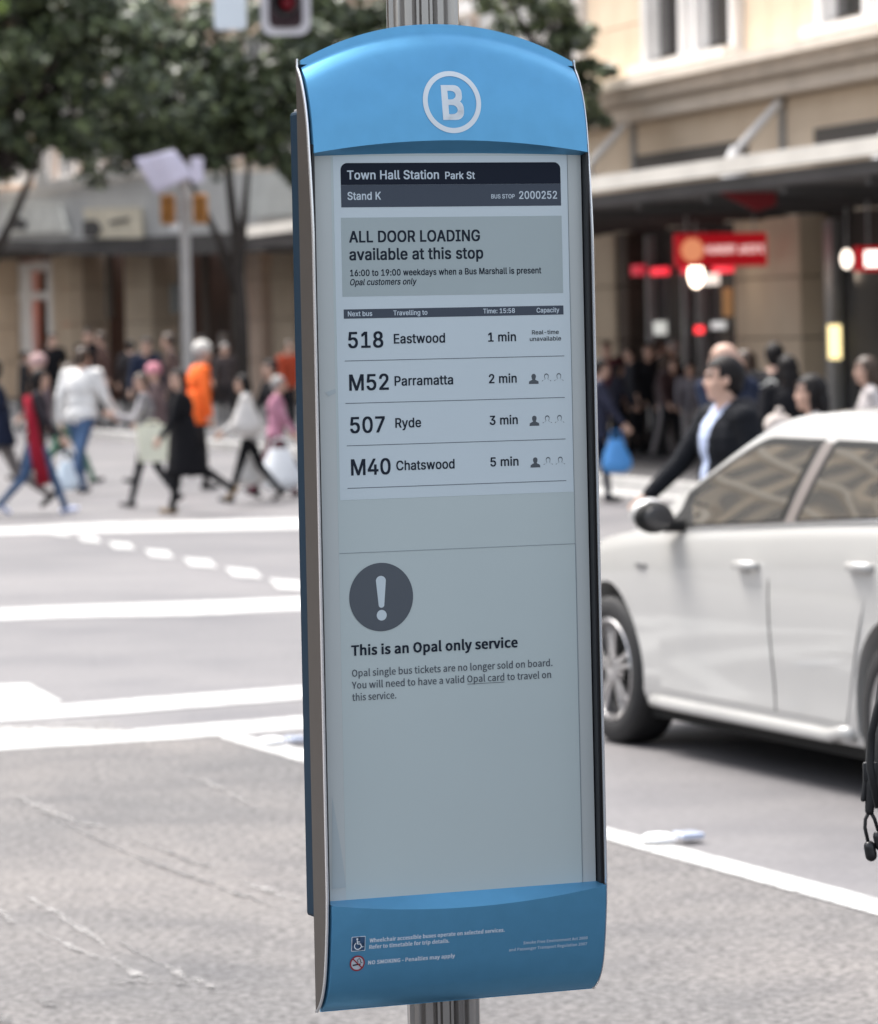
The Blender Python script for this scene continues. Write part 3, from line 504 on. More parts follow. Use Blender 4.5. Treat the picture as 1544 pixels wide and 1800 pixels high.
 'Br': " 78|~-121|16,86 90,0 0,24 -90,0~.97|49,-5 16,7 7,18 -7,17 -16,7 -17,-7 -6,-17 6,-18~0194|97,-5 59,34 21,100 -21,100 -59,32 -58,-32 -21,-100 21,-100|97,21 -35,26 -14,82 14,82 35,25 36,-25 13,-82 -13,-82~2194|15,0 162,0 0,28 -71,0 -21,-1 -21,-2 73,83 28,78 -21,55 -54,20 -43,-10 -33,-27 19,-18 24,21 29,8 35,-14 12,-36 -29,-73 -89,-93~7194|69,0 34,0 16,127 59,110 0,20 -161,0 0,-28 125,0 -54,-104~A213|1,0 33,0 25,78 94,0 24,-78 34,0 -87,257 -36,0|67,104 12,40 14,43 12,43 14,-43 13,-43 13,-40~E206|35,0 152,0 0,28 -119,0 0,93 97,0 0,28 -97,0 0,80 115,0 0,28 -148,0~F193|35,0 33,0 0,115 98,0 0,28 -98,0 0,86 115,0 0,28 -148,0~G241|136,-5 46,9 33,21 0,108 -84,0 0,-27 55,0 0,-67 -21,-11 -26,-4 -63,28 -22,77 23,76 62,28 32,-7 23,-17 18,21 -29,21 -45,10 -84,-35 -34,-98 33,-97~I103|35,0 33,0 0,257 -33,0~K226|35,0 33,0 0,81 44,53 77,-134 36,0 -93,159 81,98 -37,0 -108,-129 0,129 -33,0~M284|35,0 29,0 0,142 -1,38 -3,38 22,-59 49,-133 22,0 48,133 21,59 -2,-38 -1,-38 0,-142 30,0 0,257 -39,0 -49,-138 -9,-26 -9,-27 -10,27 -10,26 -49,138 -39,0~N253|35,0 31,0 0,135 -2,40 -2,40 29,-53 94,-162 33,0 0,257 -31,0 0,-134 1,-41 4,-40 -30,53 -94,162 -33,0~O260|130,-5 79,36 30,98 -30,97 -79,35 -79,-35 -31,-97 31,-98|130,24 -56,28 -20,77 20,76 56,28 55,-28 21,-76 -21,-77~P222|35,0 33,0 0,102 42,0 68,19 26,60 -26,59 -69,17 -74,0|68,129 0,101 36,0 51,-10 17,-39 -16,-40 -50,-12~R222|68,135 0,95 43,0 46,-10 16,-35 -16,-38 -46,-12|176,0 37,0 -66,112 42,25 16,48 -25,56 -64,16 -81,0 0,-257 33,0 0,109 46,0~S209|106,-5 64,22 24,51 -16,44 -37,25 -37,16 -29,15 -13,28 13,27 35,10 32,-7 26,-17 17,21 -33,22 -42,9 -58,-19 -23,-49 17,-43 35,-23 37,-16 30,-17 13,-29 -15,-30 -39,-11 -39,9 -32,23 -19,-23 39,-27~T210|89,0 32,0 0,229 78,0 0,28 -188,0 0,-28 78,0~W307|63,0 39,0 38,155 7,29 6,29 8,-29 6,-29 39,-155 39,0 53,257 -31,0 -28,-140 -7,-42 -7,-41 -11,42 -9,41 -36,140 -29,0 -36,-140 -9,-42 -9,-41 -9,41 -8,42 -27,140 -33,0~Y186|77,0 32,0 0,99 77,158 -33,0 -33,-73 -13,-28 -13,-28 -14,28 -13,28 -33,73 -34,0 77,-158~a197|76,-5 33,8 30,20 4,-23 26,0 0,117 -15,57 -51,21 -42,-8 -32,-17 12,-22 26,14 31,6 31,-14 8,-34 -88,-23 -28,-48 15,-39|85,21 -24,7 -10,23 19,31 67,17 0,-53 -26,-18~b216|116,-5 57,27 26,76 -20,71 -56,26 -31,-8 -29,-19 1,34 0,77 -32,0 0,-279 26,0 3,20 28,-18|111,22 -22,5 -25,15 0,100 26,19 25,7 39,-19 11,-51 -15,-56~c179|107,-5 33,7 29,17 -14,22 -21,-13 -24,-6 -43,20 -16,53 17,53 43,20 20,-4 18,-12 16,21 -23,15 -32,7 -64,-26 -28,-74 26,-73~d217|97,-5 32,8 26,19 4,-22 26,0 0,279 -32,0 0,-73 1,-33 -24,16 -29,6 -58,-27 -24,-73 21,-74|104,22 -39,20 -14,53 17,53 38,20 24,-5 23,-15 0,-100 -24,-19~e194|109,-5 35,6 28,14 -12,21 -22,-11 -25,-4 -45,18 -18,49 128,0 1,8 0,10 -19,65 -57,24 -59,-27 -26,-73 27,-73|49,110 19,44 36,15 35,-15 12,-44~f114|12,164 25,0 0,-164 32,0 0,164 41,0 0,26 -41,0 0,30 7,28 20,10 11,-2 11,-4 7,25 -15,5 -17,1 -42,-17 -14,-45 0,-31 -25,-2~g197|96,-88 70,20 27,46 -17,35 -50,10 -37,0 -26,6 -7,15 3,13 9,10 14,-5 14,-2 49,18 21,48 -5,23 -11,17 39,0 0,24 -66,0 -12,4 -15,1 -50,-18 -21,-50 8,-30 17,-21 -15,-16 -6,-21 5,-19 12,-12 -21,-21 -7,-24 22,-37|96,82 -28,12 -12,33 12,33 28,12 29,-12 12,-33 -12,-33|101,-65 -41,9 -14,24 4,16 15,16 13,-2 12,-1 33,0 28,-5 10,-19 -16,-27~h213|32,0 32,0 0,138 26,22 26,7 28,-12 8,-39 0,-116 32,0 0,120 -14,56 -44,19 -35,-9 -28,-23 1,39 0,77 -32,0~i96|32,0 32,0 0,190 -32,0|48,229 16,6 6,16 -6,15 -16,5 -15,-5 -6,-15 6,-16~k193|32,0 32,0 0,50 35,42 56,-92 35,0 -72,113 63,77 -35,0 -81,-100 -1,189 -32,0~l99|66,-5 11,1 7,2 -4,25 -4,-1 -9,3 -3,11 0,243 -32,0 0,-241 8,-31~m324|32,0 32,0 0,138 25,22 23,7 27,-12 8,-39 0,-116 32,0 0,138 25,22 23,7 27,-12 9,-39 0,-116 31,0 0,120 -14,56 -43,19 -33,-10 -30,-26 -18,26 -35,10 -31,-9 -28,-24 -4,28 -26,0~n214|32,0 32,0 0,138 26,22 26,7 28,-12 8,-39 0,-116 32,0 0,120 -14,56 -44,19 -35,-9 -29,-24 -4,28 -26,0~o212|106,-5 61,27 27,73 -27,74 -61,26 -61,-26 -27,-74 27,-73|106,22 -40,20 -15,53 15,53 40,20 40,-20 15,-53 -15,-53~p217|32,-80 32,0 0,64 -1,34 27,-17 26,-6 57,27 26,76 -20,71 -56,26 -32,-8 -29,-19 -4,22 -26,0|111,22 -22,5 -25,15 0,100 27,19 24,7 39,-19 11,-51 -15,-56~r136|32,0 32,0 0,122 23,34 25,10 10,0 9,-3 6,28 -10,3 -11,1 -30,-11 -24,-29 -4,35 -26,0~s164|82,-5 51,17 18,40 -19,38 -39,20 -28,12 -13,21 9,19 27,8 23,-5 20,-12 15,20 -26,16 -33,6 -48,-16 -17,-38 17,-36 38,-19 30,-14 13,-22 -9,-21 -28,-9 -30,7 -26,16 -16,-21 32,-19~t132|92,-5 18,3 17,4 -6,25 -11,-4 -11,-2 -23,10 -6,27 0,106 51,0 0,26 -51,0 0,54 -27,0 -3,-54 -31,-2 0,-24 29,0 0,-105 12,-46~u213|88,-5 34,10 29,25 3,-30 27,0 0,190 -32,0 0,-135 -25,-24 -27,-8 -27,12 -8,39 0,116 -33,0 0,-120 15,-56~v182|73,0 38,0 67,190 -32,0 -36,-108 -8,-28 -9,-28 -11,28 -8,28 -36,108 -33,0~w281|62,0 37,0 27,102 7,27 6,28 8,-28 7,-26 27,-103 39,0 52,190 -31,0 -28,-110 -6,-27 -5,-26 -9,26 -6,27 -30,110 -31,0 -30,-110 -7,-27 -6,-26 -7,26 -6,27 -28,110 -33,0~y182|35,-82 45,19 26,47 72,206 -31,0 -35,-105 -7,-27 -8,-27 -11,27 -10,27 -38,105 -33,0 76,-190 -4,-15 -17,-29 -26,-12 -8,1 -7,2 -6,-25 10,-3",
 'Bb': " 78|~O260|130,-5 79,36 30,98 -30,97 -79,35 -79,-35 -31,-97 31,-98|130,24 -56,28 -20,77 20,76 56,28 55,-28 21,-76 -21,-77~T210|89,0 32,0 0,229 78,0 0,28 -188,0 0,-28 78,0~a197|76,-5 33,8 30,20 4,-23 26,0 0,117 -15,57 -51,21 -42,-8 -32,-17 12,-22 26,14 31,6 31,-14 8,-34 -88,-23 -28,-48 15,-39|85,21 -24,7 -10,23 19,31 67,17 0,-53 -26,-18~c179|107,-5 33,7 29,17 -14,22 -21,-13 -24,-6 -43,20 -16,53 17,53 43,20 20,-4 18,-12 16,21 -23,15 -32,7 -64,-26 -28,-74 26,-73~e194|109,-5 35,6 28,14 -12,21 -22,-11 -25,-4 -45,18 -18,49 128,0 1,8 0,10 -19,65 -57,24 -59,-27 -26,-73 27,-73|49,110 19,44 36,15 35,-15 12,-44~h213|32,0 32,0 0,138 26,22 26,7 28,-12 8,-39 0,-116 32,0 0,120 -14,56 -44,19 -35,-9 -28,-23 1,39 0,77 -32,0~i96|32,0 32,0 0,190 -32,0|48,229 16,6 6,16 -6,15 -16,5 -15,-5 -6,-15 6,-16~l99|66,-5 11,1 7,2 -4,25 -4,-1 -9,3 -3,11 0,243 -32,0 0,-241 8,-31~n214|32,0 32,0 0,138 26,22 26,7 28,-12 8,-39 0,-116 32,0 0,120 -14,56 -44,19 -35,-9 -29,-24 -4,28 -26,0~o212|106,-5 61,27 27,73 -27,74 -61,26 -61,-26 -27,-74 27,-73|106,22 -40,20 -15,53 15,53 40,20 40,-20 15,-53 -15,-53~p217|32,-80 32,0 0,64 -1,34 27,-17 26,-6 57,27 26,76 -20,71 -56,26 -32,-8 -29,-19 -4,22 -26,0|111,22 -22,5 -25,15 0,100 27,19 24,7 39,-19 11,-51 -15,-56~r136|32,0 32,0 0,122 23,34 25,10 10,0 9,-3 6,28 -10,3 -11,1 -30,-11 -24,-29 -4,35 -26,0~s164|82,-5 51,17 18,40 -19,38 -39,20 -28,12 -13,21 9,19 27,8 23,-5 20,-12 15,20 -26,16 -33,6 -48,-16 -17,-38 17,-36 38,-19 30,-14 13,-22 -9,-21 -28,-9 -30,7 -26,16 -16,-21 32,-19~v182|73,0 38,0 67,190 -32,0 -36,-108 -8,-28 -9,-28 -11,28 -8,28 -36,108 -33,0~y182|35,-82 45,19 26,47 72,206 -31,0 -35,-105 -7,-27 -8,-27 -11,27 -10,27 -38,105 -33,0 76,-190 -4,-15 -17,-29 -26,-12 -8,1 -7,2 -6,-25 10,-3",
}
import mathutils
def glyph_font(key):
    d = {}
    for rec in GLYPHS[key].split('~'):
        ch = rec[0]; head, *ls = rec[1:].split('|'); L = []
        for l in ls:
            if not l: continue
            x = y = 0; P = []
            for st in l.split(' '):
                dx, dy = st.split(','); x += int(dx); y += int(dy); P.append((x / 1000, y / 1000))
            L.append(P)
        d[ch] = (int(head) / 1000, L)
    return d
FONTS = {k: glyph_font(k) for k in GLYPHS}
def inside(p, P):
    c = False; n = len(P)
    for i in range(n):
        (x0, y0), (x1, y1) = P[i], P[i - 1]
        if (y0 > p[1]) != (y1 > p[1]) and p[0] < (x1 - x0) * (p[1] - y0) / (y1 - y0) + x0: c = not c
    return c
TESS = {}
def glyph_tris(key, ch):
    """triangles of one letter: outer loops with the holes that lie wholly inside them"""
    if (key, ch) in TESS: return TESS[(key, ch)]
    a, L = FONTS[key][ch]; out = []
    par = [[j for j in range(len(L)) if j != i and all(inside(p, L[j]) for p in L[i])] for i in range(len(L))]
    for i, l in enumerate(L):
        if len(par[i]) % 2: continue
        group = [l] + [L[j] for j in range(len(L)) if i in par[j] and len(par[j]) == len(par[i]) + 1]
        flat = [p for g in group for p in g]
        ed, k0 = [], 0
        for g in group: ed += [(k0 + q, k0 + (q + 1) % len(g)) for q in range(len(g))]; k0 += len(g)
        V2, _e, T2, *_r = mathutils.geometry.delaunay_2d_cdt([Vector(p) for p in flat], ed, [], 0, 1e-6)
        V2 = [tuple(v) for v in V2]; keep = []
        for t in T2:
            c = (sum(V2[q][0] for q in t) / 3, sum(V2[q][1] for q in t) / 3)
            if sum(inside(c, g) for g in group) % 2: keep.append(tuple(t))
        out.append((V2, keep))
    TESS[(key, ch)] = (a, out); return TESS[(key, ch)]
BOLD = {'Ab': .016, 'Br': .004, 'Bb': .013, 'Ah': .027}
def text_mesh(s, key='Ab', shear=0.0, bold=None):
    vs, fs, x = [], [], 0.0; d = BOLD[key] if bold is None else bold; key = 'Ab' if key == 'Ah' else key
    sh = [(-d, -d * .6), (-d, d * .6), (d, -d * .6), (d, d * .6)] + ([(0, 0)] if d > .02 else [])
    for n_, ch in enumerate(s):
        a, parts = glyph_tris(key, ch)
        for q, (sx_, sy_) in enumerate(sh):
            for k, (flat, tris) in enumerate(parts):
                b0 = len(vs); vs += [(x + px + sx_ + shear * py, py + sy_, (k + q * 2 + (n_ % 2) * .5) * 8e-6) for px, py in flat]; fs += [tuple(b0 + t for t in tri) for tri in tris]
        x += a + d * .8
    me = bpy.data.meshes.new('t'); me.from_pydata(vs, [], fs); return me
CAP = None
def lettering(name, s, x0, x1, z0, cap, y, m, parent, font='Ab', shear=0.0, bold=None):
    """flat print: text fitted from x0 to x1 with cap height 'cap', standing on z0 at depth y (local to parent)"""
    fk = 'Ab' if font == 'Ah' else font
    CAP = max(p[1] for l in FONTS[fk]['O' if fk != 'Ab' else 'H'][1] for p in l)
    me = text_mesh(s, font, shear, bold)
    xs = [v.co.x for v in me.vertices]; a, c = min(xs), max(xs)
    kx_, kz = (x1 - x0) / (c - a), cap / CAP
    for v in me.vertices: v.co = Vector((x0 + (v.co.x - a) * kx_, y - v.co.z, z0 + v.co.y * kz))
    me.name = name; me.materials.clear(); me.materials.append(m)
    return link(name, me, parent)

# under-canopy red sign, square to the pavement
M_red = mat('sign_red', (0.62, 0.012, 0.022), 0.4, emit=(0.7, 0.01, 0.02), emit_s=0.12)
M_white = mat('white_print', (0.8, 0.8, 0.8), 0.5)
M_wglow = mat('sign_white', (0.8, 0.75, 0.72), 0.5, emit=(1, 0.85, 0.8), emit_s=0.35)
p = at_f(1267, 439, 1.3); r = empty('shop_sign', p, math.atan2(0.2643, 0.9644)); tag(r, 'red hanging shop sign with white lettering and round emblem under the canopy', 'sign')
b = MB(); b.box((0, 0, 0), (1.20, 0.14, 0.42), bev=0.015); b.build('sign_box', M_red, r)
lettering('shop_lettering', "HUNGRY JACK'S", -0.22, 0.55, -0.045, 0.10, -0.078, M_wglow, r)
b = MB(); b.lathe([(-0.012, 0.0001), (-0.012, 0.15), (0, 0.15)], 24, c=(-0.40, -0.072, 0)); b.build('emblem', mat('emblem_orange', (0.75, 0.25, 0.12), 0.5, emit=(0.8, 0.3, 0.15), emit_s=0.3), r)
for x in (-0.45, 0.45):
    b = MB(); b.tube([(x, 0, 0.2), (x, 0, cz + 0.14 - 0.19 - p.z)], 0.012, 6); b.build('hanger', M_metal, r)
p = at_f(1300, 352, 3.5); r = empty('canopy_banner', p, math.atan2(0.2643, 0.9644)); tag(r, 'dark red triangular banner under the front edge of the canopy', 'banner')
b = MB(); b.prism([(-0.25, 0, 0.10), (0.42, 0, 0.10), (0.42, 0, -0.06), (0.2, 0, -0.12)], (0, 0.03, 0)); b.build('banner_panel', mat('banner_red', (0.28, 0.02, 0.025), 0.6), r)
p = at_f(1527, 455, 1.3); r = empty('lit_shop_sign', p, math.atan2(0.2643, 0.9644)); tag(r, 'glowing white and red shop sign at the right edge of the picture', 'sign')
b = MB(); b.box((0.05, 0, 0), (0.42, 0.14, 0.28), bev=0.01); b.build('sign_box', M_red, r)
b = MB(); b.box((0.08, -0.075, 0), (0.30, 0.02, 0.18), bev=0.005); b.build('lit_face', mat('lit_face', (1, .9, .85), 0.4, emit=(1, 0.9, 0.82), emit_s=1.0), r)
b = MB(); b.tube([(0, 0, 0.12), (0, 0, cz + 0.14 - 0.19 - p.z)], 0.012, 6); b.build('hanger', M_metal, r)
# pale awning bars and window frames above the sign, far side
# ---------------------------------------------------------------- left-hand building across the junction
LA = Vector((-13.7, 128, 0)); LD = Vector((0.465, -0.885, 0)).normalized()
lb = empty('arcade_building', (LA.x, LA.y, 0.14), math.atan2(LD.y, LD.x))
tag(lb, 'old stone building with arcade, cream clerestory and sloping awning behind the trees', 'building')
def ls(u):
    a = (u - CX) / F; return (a * LA.y - LA.x) / (LD.x - a * LD.y)
def lz(u, v):
    s = ls(u); return at(u, v, LA.y + LD.y * s).z - 0.14
M_pink = mat('pink_stone', (0.66, 0.47, 0.36), 0.85, color2=(0.82, 0.64, 0.50), scale=0.7)
M_cream = mat('cream_panel', (0.78, 0.70, 0.54), 0.6, var=0.12, scale=1.5)
M_greyp = mat('grey_awning', (0.50, 0.50, 0.49), 0.5, var=0.08, scale=1)
M_redb = mat('red_brown', (0.075, 0.032, 0.020), 0.7, var=0.4, scale=0.5)
s0, s1 = ls(-260), ls(880)
b = MB(); b.box(((s0 + s1) / 2, 4.5, 9.0), (s1 - s0, 8.0, 7.0)); b.build('wall', M_pink, lb)
b = MB(); b.box(((s0 + s1) / 2, 4.5, 2.7), (s1 - s0, 8.0, 5.4)); b.build('arcade_back', M_redb, lb)
# upper windows and stone bands
for k in range(24):
    x = s0 + 1.2 + k * (s1 - s0) / 24
    f = MB(); f.box((x - .55, 0.42, 8.3), (0.16, 0.2, 3.2)); f.box((x + .55, 0.42, 8.3), (0.16, 0.2, 3.2)); f.box((x, 0.42, 9.9), (1.26, 0.2, 0.18)); f.box((x, 0.42, 6.7), (1.3, 0.3, 0.16)); f.box((x, 0.42, 8.3), (0.08, 0.12, 3.1))
    fo = f.build('window', M_frame, lb)
    g = MB(); g.box((x, 0.48, 8.3), (0.95, 0.03, 3.1)); g.build('pane', M_glass, fo)
b = MB(); b.box(((s0 + s1) / 2, 0.3, 6.35), (s1 - s0, 0.5, 0.25)); b.build('string_course', M_trim, lb)
# awning fascia (top edge climbs to the right) and its parts, out over the pavement
AO = -3.5
def aw(u, v, out=AO):
    """local point of a picture point on the vertical plane 'out' metres in front of the left facade"""
    nx, ny = -LD.y, LD.x        # local +y in world
    ox, oy = LA.x + nx * out, LA.y + ny * out
    a = (u - CX) / F; s = (a * oy - ox) / (LD.x - a * LD.y); Y = oy + LD.y * s
    return Vector((s, out, at(u, v, Y).z - 0.14))
def band(name, pts, th, m, out=AO):
    b = MB(); b.prism([aw(u, v, out) for u, v in pts], (0, th, 0)); return b.build(name, m, lb)
band('fascia', [(-60, 340), (66, 330), (70, 300), (85, 298), (90, 318), (250, 286), (300, 276), (300, 298), (250, 308), (70, 338), (-60, 356)], 0.15, M_fascia)
band('awning_side', [(-60, 358), (70, 340), (250, 310), (520, 300), (520, 430), (300, 428), (-60, 420)], 0.1, M_greyp, AO + 0.35)
band('lit_panel', [(8, 354), (108, 360), (122, 408), (8, 412)], 0.08, mat('pale_panel', (0.78, 0.77, 0.70), 0.5, var=.15, scale=2), AO + 0.15)
band('lit_panel', [(150, 366), (250, 364), (252, 418), (160, 418)], 0.08, M_cream, AO + 0.15)
band('panel_emblem', [(25, 392), (38, 382), (50, 390), (48, 402), (28, 404)], 0.03, M_soffit, AO + 0.1)
band('panel_emblem', [(150, 388), (172, 386), (182, 402), (170, 418), (150, 416)], 0.03, M_soffit, AO + 0.1)
band('panel_emblem', [(196, 388), (232, 382), (228, 388), (196, 394)], 0.03, M_soffit, AO + 0.1)
band('awning_beam', [(-60, 418), (90, 424), (300, 414), (520, 404), (520, 440), (300, 448), (140, 448), (-60, 432)], 0.3, M_soffit, AO + 0.2)
band('glass_awning', [(432, 310), (540, 292), (540, 376), (440, 382)], 0.1, mat('pale_glass', (0.58, 0.60, 0.58), 0.4, var=.1, scale=2), AO - 0.1)
b = MB(); b.box(((s0 + s1) / 2, AO / 2 + .3, 4.4), (s1 - s0, -AO - .4, 0.2)); b.build('awning_deck', M_soffit, lb)
for (u0, u1, vt, m) in ((-20, 30, 428, M_stone), (112, 148, 440, M_stone), (240, 288, 436, M_stone), (440, 480, 430, M_pink), (150, 165, 440, M_stone2), (30, 50, 430, M_stone2), (500, 540, 430, M_stone2), (-120, -60, 430, M_stone)):
    a, c = ls(u0), ls(u1); b = MB(); h = 4.45; 
    for k in range(4): b.box(((a + c) / 2, 0.1, h * (k + .5) / 4), (c - a, 0.9, h / 4 - .02), bev=0.02)
    b.build('column', m, lb)
for (u0, u1, v0, v1, y) in ((52, 74, 470, 640, -0.2), (100, 116, 470, 640, -0.2), (52, 116, 462, 478, -0.22), (52, 116, 515, 528, -0.24)):
    a, c = ls(u0), ls(u1); z1, z0 = lz(u0, v0), max(0, lz(u0, v1)); b = MB(); b.box(((a + c) / 2, y, (z0 + z1) / 2), (c - a, .2, z1 - z0)); b.build('door_frame', M_frame, lb)
a = ls(93); b = MB(); b.box((a, 0.3, lz(93, 560)), (0.9, .1, 2.6)); b.build('doorway_glow', mat('doorway', (0.4, 0.09, 0.02), 0.5, emit=(0.6, 0.10, 0.02), emit_s=0.25), lb)
a = ls(102); b = MB(); b.ell((a, 0.0, lz(102, 543)), (0.25, 0.12, 0.2)); b.build('door_lamp', mat('door_lamp', (1, 0.2, 0.05), 0.5, emit=(1.0, 0.16, 0.05), emit_s=1.6), lb)
for (u, v, wd, hh, col) in ((398, 600, 12, 30, (.42, .36, .32)), (315, 525, 14, 50, (.3, .31, .3)), (420, 520, 10, 150, (.10, .085, .07)), (60, 440, 90, 20, (.30, .13, .10)), (200, 500, 10, 120, (.12, .1, .08)), (370, 520, 12, 160, (.10, .075, .06))):
    a = ls(u); k = (LA.y + LD.y * a) / F; b = MB(); b.box((a, -0.1, lz(u, v)), (wd * k * 2, .1, hh * k)); b.build('arcade_panel', mat('panel_%d' % u, col, .7), lb)

# reflected sandstone block across the junction on the left (seen in the car's glass)
rb = empty('street_block', (-52, 92, 0), rad(38)); tag(rb, 'long sandstone block left of the junction mirrored in the car windows', 'building')
b = MB(); b.box((-40, 6, 22), (170, 12, 44)); b.build('wall', mat('block_wall', (0.50, 0.42, 0.33), 0.85, var=0.1, scale=.5), rb)
f = MB()
for r_ in range(10):
    f.box((-40, -0.3, 4.6 + r_ * 3.9), (170, 0.9, 0.45))
f.build('ledge', mat('pale_ledge', (.80, .72, .60), .8), rb)
f = MB()
for c_ in range(25): f.box((-122 + c_ * 6.9 + 1.7, -0.2, 22), (.8, .5, 44))
f.build('pilaster', mat('block_pilaster', (.74, .60, .44), .8), rb)
wm = MB(); wm.box((0, -0.05, 0), (1.7, 0.2, 2.6)); wo = wm.build('window', M_glass, rb); wmesh = wo.data; bpy.data.objects.remove(wo)
for r_ in range(10):
    for c_ in range(48): link('window', wmesh, rb, (-122 + c_ * 3.45, -0.05, 2.6 + r_ * 3.9))

# ---------------------------------------------------------------- trees
def leafmat(name, c1, c2, c3):
    m = bpy.data.materials.new(name); m.use_nodes = True; t = m.node_tree; p = t.nodes['Principled BSDF']
    g = t.nodes.new('ShaderNodeNewGeometry'); r = t.nodes.new('ShaderNodeValToRGB'); e = r.color_ramp.elements
    e[0].position = 0; e[0].color = (*c1, 1); e[1].position = 1; e[1].color = (*c3, 1); q = e.new(0.6); q.color = (*c2, 1)
    t.links.new(g.outputs['Random Per Island'], r.inputs[0]); t.links.new(r.outputs[0], p.inputs['Base Color'])
    p.inputs['Roughness'].default_value = 0.45
    return m
M_leaf = leafmat('leaves', (0.034, 0.044, 0.026), (0.088, 0.112, 0.062), (0.22, 0.27, 0.12))
M_leaf2 = leafmat('yellow_green_leaves', (0.06, 0.10, 0.02), (0.16, 0.24, 0.04), (0.36, 0.46, 0.08))  # lighter, yellower leaf colours
M_bark = mat('bark', (0.045, 0.036, 0.030), 0.9, var=0.3, scale=6)
def tree(label, base, clusters, trunk, seed, leaf=M_leaf, per=700, size=0.135, rt=0.22):
    """clusters: (dx, dy, z, radius); trunk: list of limbs [(x,y,z),...]"""
    rnd = random.Random(seed); r = empty('street_tree', base); tag(r, label, 'tree', 'trees by the junction')
    b = MB()
    for k, limb in enumerate(trunk):
        n = len(limb); b.tube(limb, [(rt if k == 0 else rt * .6) * (1 - 0.65 * i / max(1, n - 1)) for i in range(n)], 9)
    top = Vector(trunk[0][-1])
    for (x, y, z, rr) in clusters:
        j = Vector(rnd.choice(trunk)[-1]); b.tube([j, (j + Vector((x, y, z))) / 2 + Vector((0, 0, .2)), (x, y, z)], [0.09, 0.06, 0.02], 6)
    b.build('trunk', M_bark, r, smooth=True)
    vs = []; fs = []
    for (x, y, z, rr) in clusters:
        for sub in range(9):
            c = Vector((x, y, z)) + Vector((rnd.gauss(0, .5), rnd.gauss(0, .5), rnd.gauss(0, .38))) * rr
            sr_ = rr * rnd.uniform(.28, .5)
            for q in range(per // 9):
                d = Vector((rnd.gauss(0, 1), rnd.gauss(0, 1), rnd.gauss(0, 1))).normalized() * sr_ * rnd.random() ** 0.4
                p = c + Vector((d.x, d.y, d.z * 0.75))
                n = (d.normalized() + Vector((rnd.gauss(0, .6), rnd.gauss(0, .6), rnd.gauss(0, .6) + .5))).normalized()
                a = n.orthogonal().normalized(); a.rotate(Matrix.Rotation(rnd.uniform(0, 6.3), 3, n)); e = n.cross(a)
                s = size * rnd.uniform(.6, 1.3); k = len(vs)
                vs += [p - a * s, p - e * s * .45, p + a * s, p + e * s * .45]; fs.append((k, k + 1, k + 2, k + 3))
    mk('crown', vs, fs, leaf, r)
    return r
def crown(rnd, n, cx, cy, cz_, rx, ry, rz_, r0=1.0, r1=1.5):
    out = []
    for _ in range(n):
        d = Vector((rnd.gauss(0, 1), rnd.gauss(0, 1), rnd.gauss(0, 1))).normalized() * rnd.random() ** .5
        out.append((cx + d.x * rx, cy + d.y * ry, cz_ + d.z * rz_, rnd.uniform(r0, r1)))
    return out
rn = random.Random(3)
# tree with two dark stems left of the sign
tb = at(425, 700, 95); tb.z = 0.14
tree('dark leafy street tree with two bare stems beside the signal pole', tb,
     crown(rn, 17, -0.9, 0, 7.9, 3.5, 2.5, 1.9, 0.8, 1.3) + [(-1.9, 0, 6.4, 1.1), (-1.1, 0, 6.1, .9), (0.5, 0, 6.1, .9), (-2.6, 0, 6.7, 1.0), (1.2, 0, 6.6, 1.0), (-0.2, -.3, 6.4, 1.2), (1.6, 0, 7.4, .9), (0.9, 0, 8.0, 1.0), (1.8, 0, 8.6, .9), (-1.6, 0, 9.2, 1.1), (-.2, 0, 9.0, 1.0), (-3.0, 0, 8.8, 1.1), (1.2, 0, 5.6, .5)],
     [[(0, 0, 0), (0.02, 0, 2.2), (-0.05, 0, 4.0), (-0.25, 0, 6.0)], [(0, 0, 2.6), (-0.45, 0, 4.0), (-1.1, 0, 5.4)], [(0.0, 0, 3.2), (0.15, 0.1, 4.6), (0.3, 0, 6.0)]], 11)
tb = at(-35, 700, 88); tb.z = 0.14
tree('dense green street tree at the left edge of the picture', tb,
     crown(rn, 19, 1.3, 0, 8.7, 2.5, 2.2, 2.1, 0.8, 1.3) + [(1.0, 0, 5.9, .7), (0.4, 0, 5.6, .7), (2.4, 0, 6.6, .9), (1.9, 0, 6.3, .8), (0.2, 0, 6.2, 1.1), (3.0, 0, 7.2, 1.0), (2.6, 0, 9.0, 1.1), (1.2, 0, 9.2, 1.1)],
     [[(0, 0, 0), (0.1, 0, 2.5), (0.4, 0, 5.2)], [(0.1, 0, 3.0), (0.9, 0, 4.6), (1.5, 0, 6.0)]], 12)
tb = at(-62, 700, 82); tb.z = 0.14
tree('bright yellow green tree sprig at the far left edge', tb, [(0.35, -.5, 9.0, .5), (0.2, -.5, 8.3, .45), (0.1, -.5, 7.6, .4), (0, 0, 8.6, .6), (-.6, 0, 8.3, .8)],
     [[(0, 0, 0), (-0.05, 0, 4), (0, 0, 7.5)]], 13, M_leaf2, 340, 0.13, 0.1)
tb = at(640, 700, 100); tb.z = 0.14
tree('dark tree showing behind the top of the bus stop sign', tb, crown(rn, 22, -0.3, 0, 8.9, 2.0, 2, 1.6, 0.8, 1.3),
     [[(0, 0, 0), (0.0, 0, 3.5), (0, 0, 7)]], 14)
tb = at(958, 700, 57); tb.z = 0.14
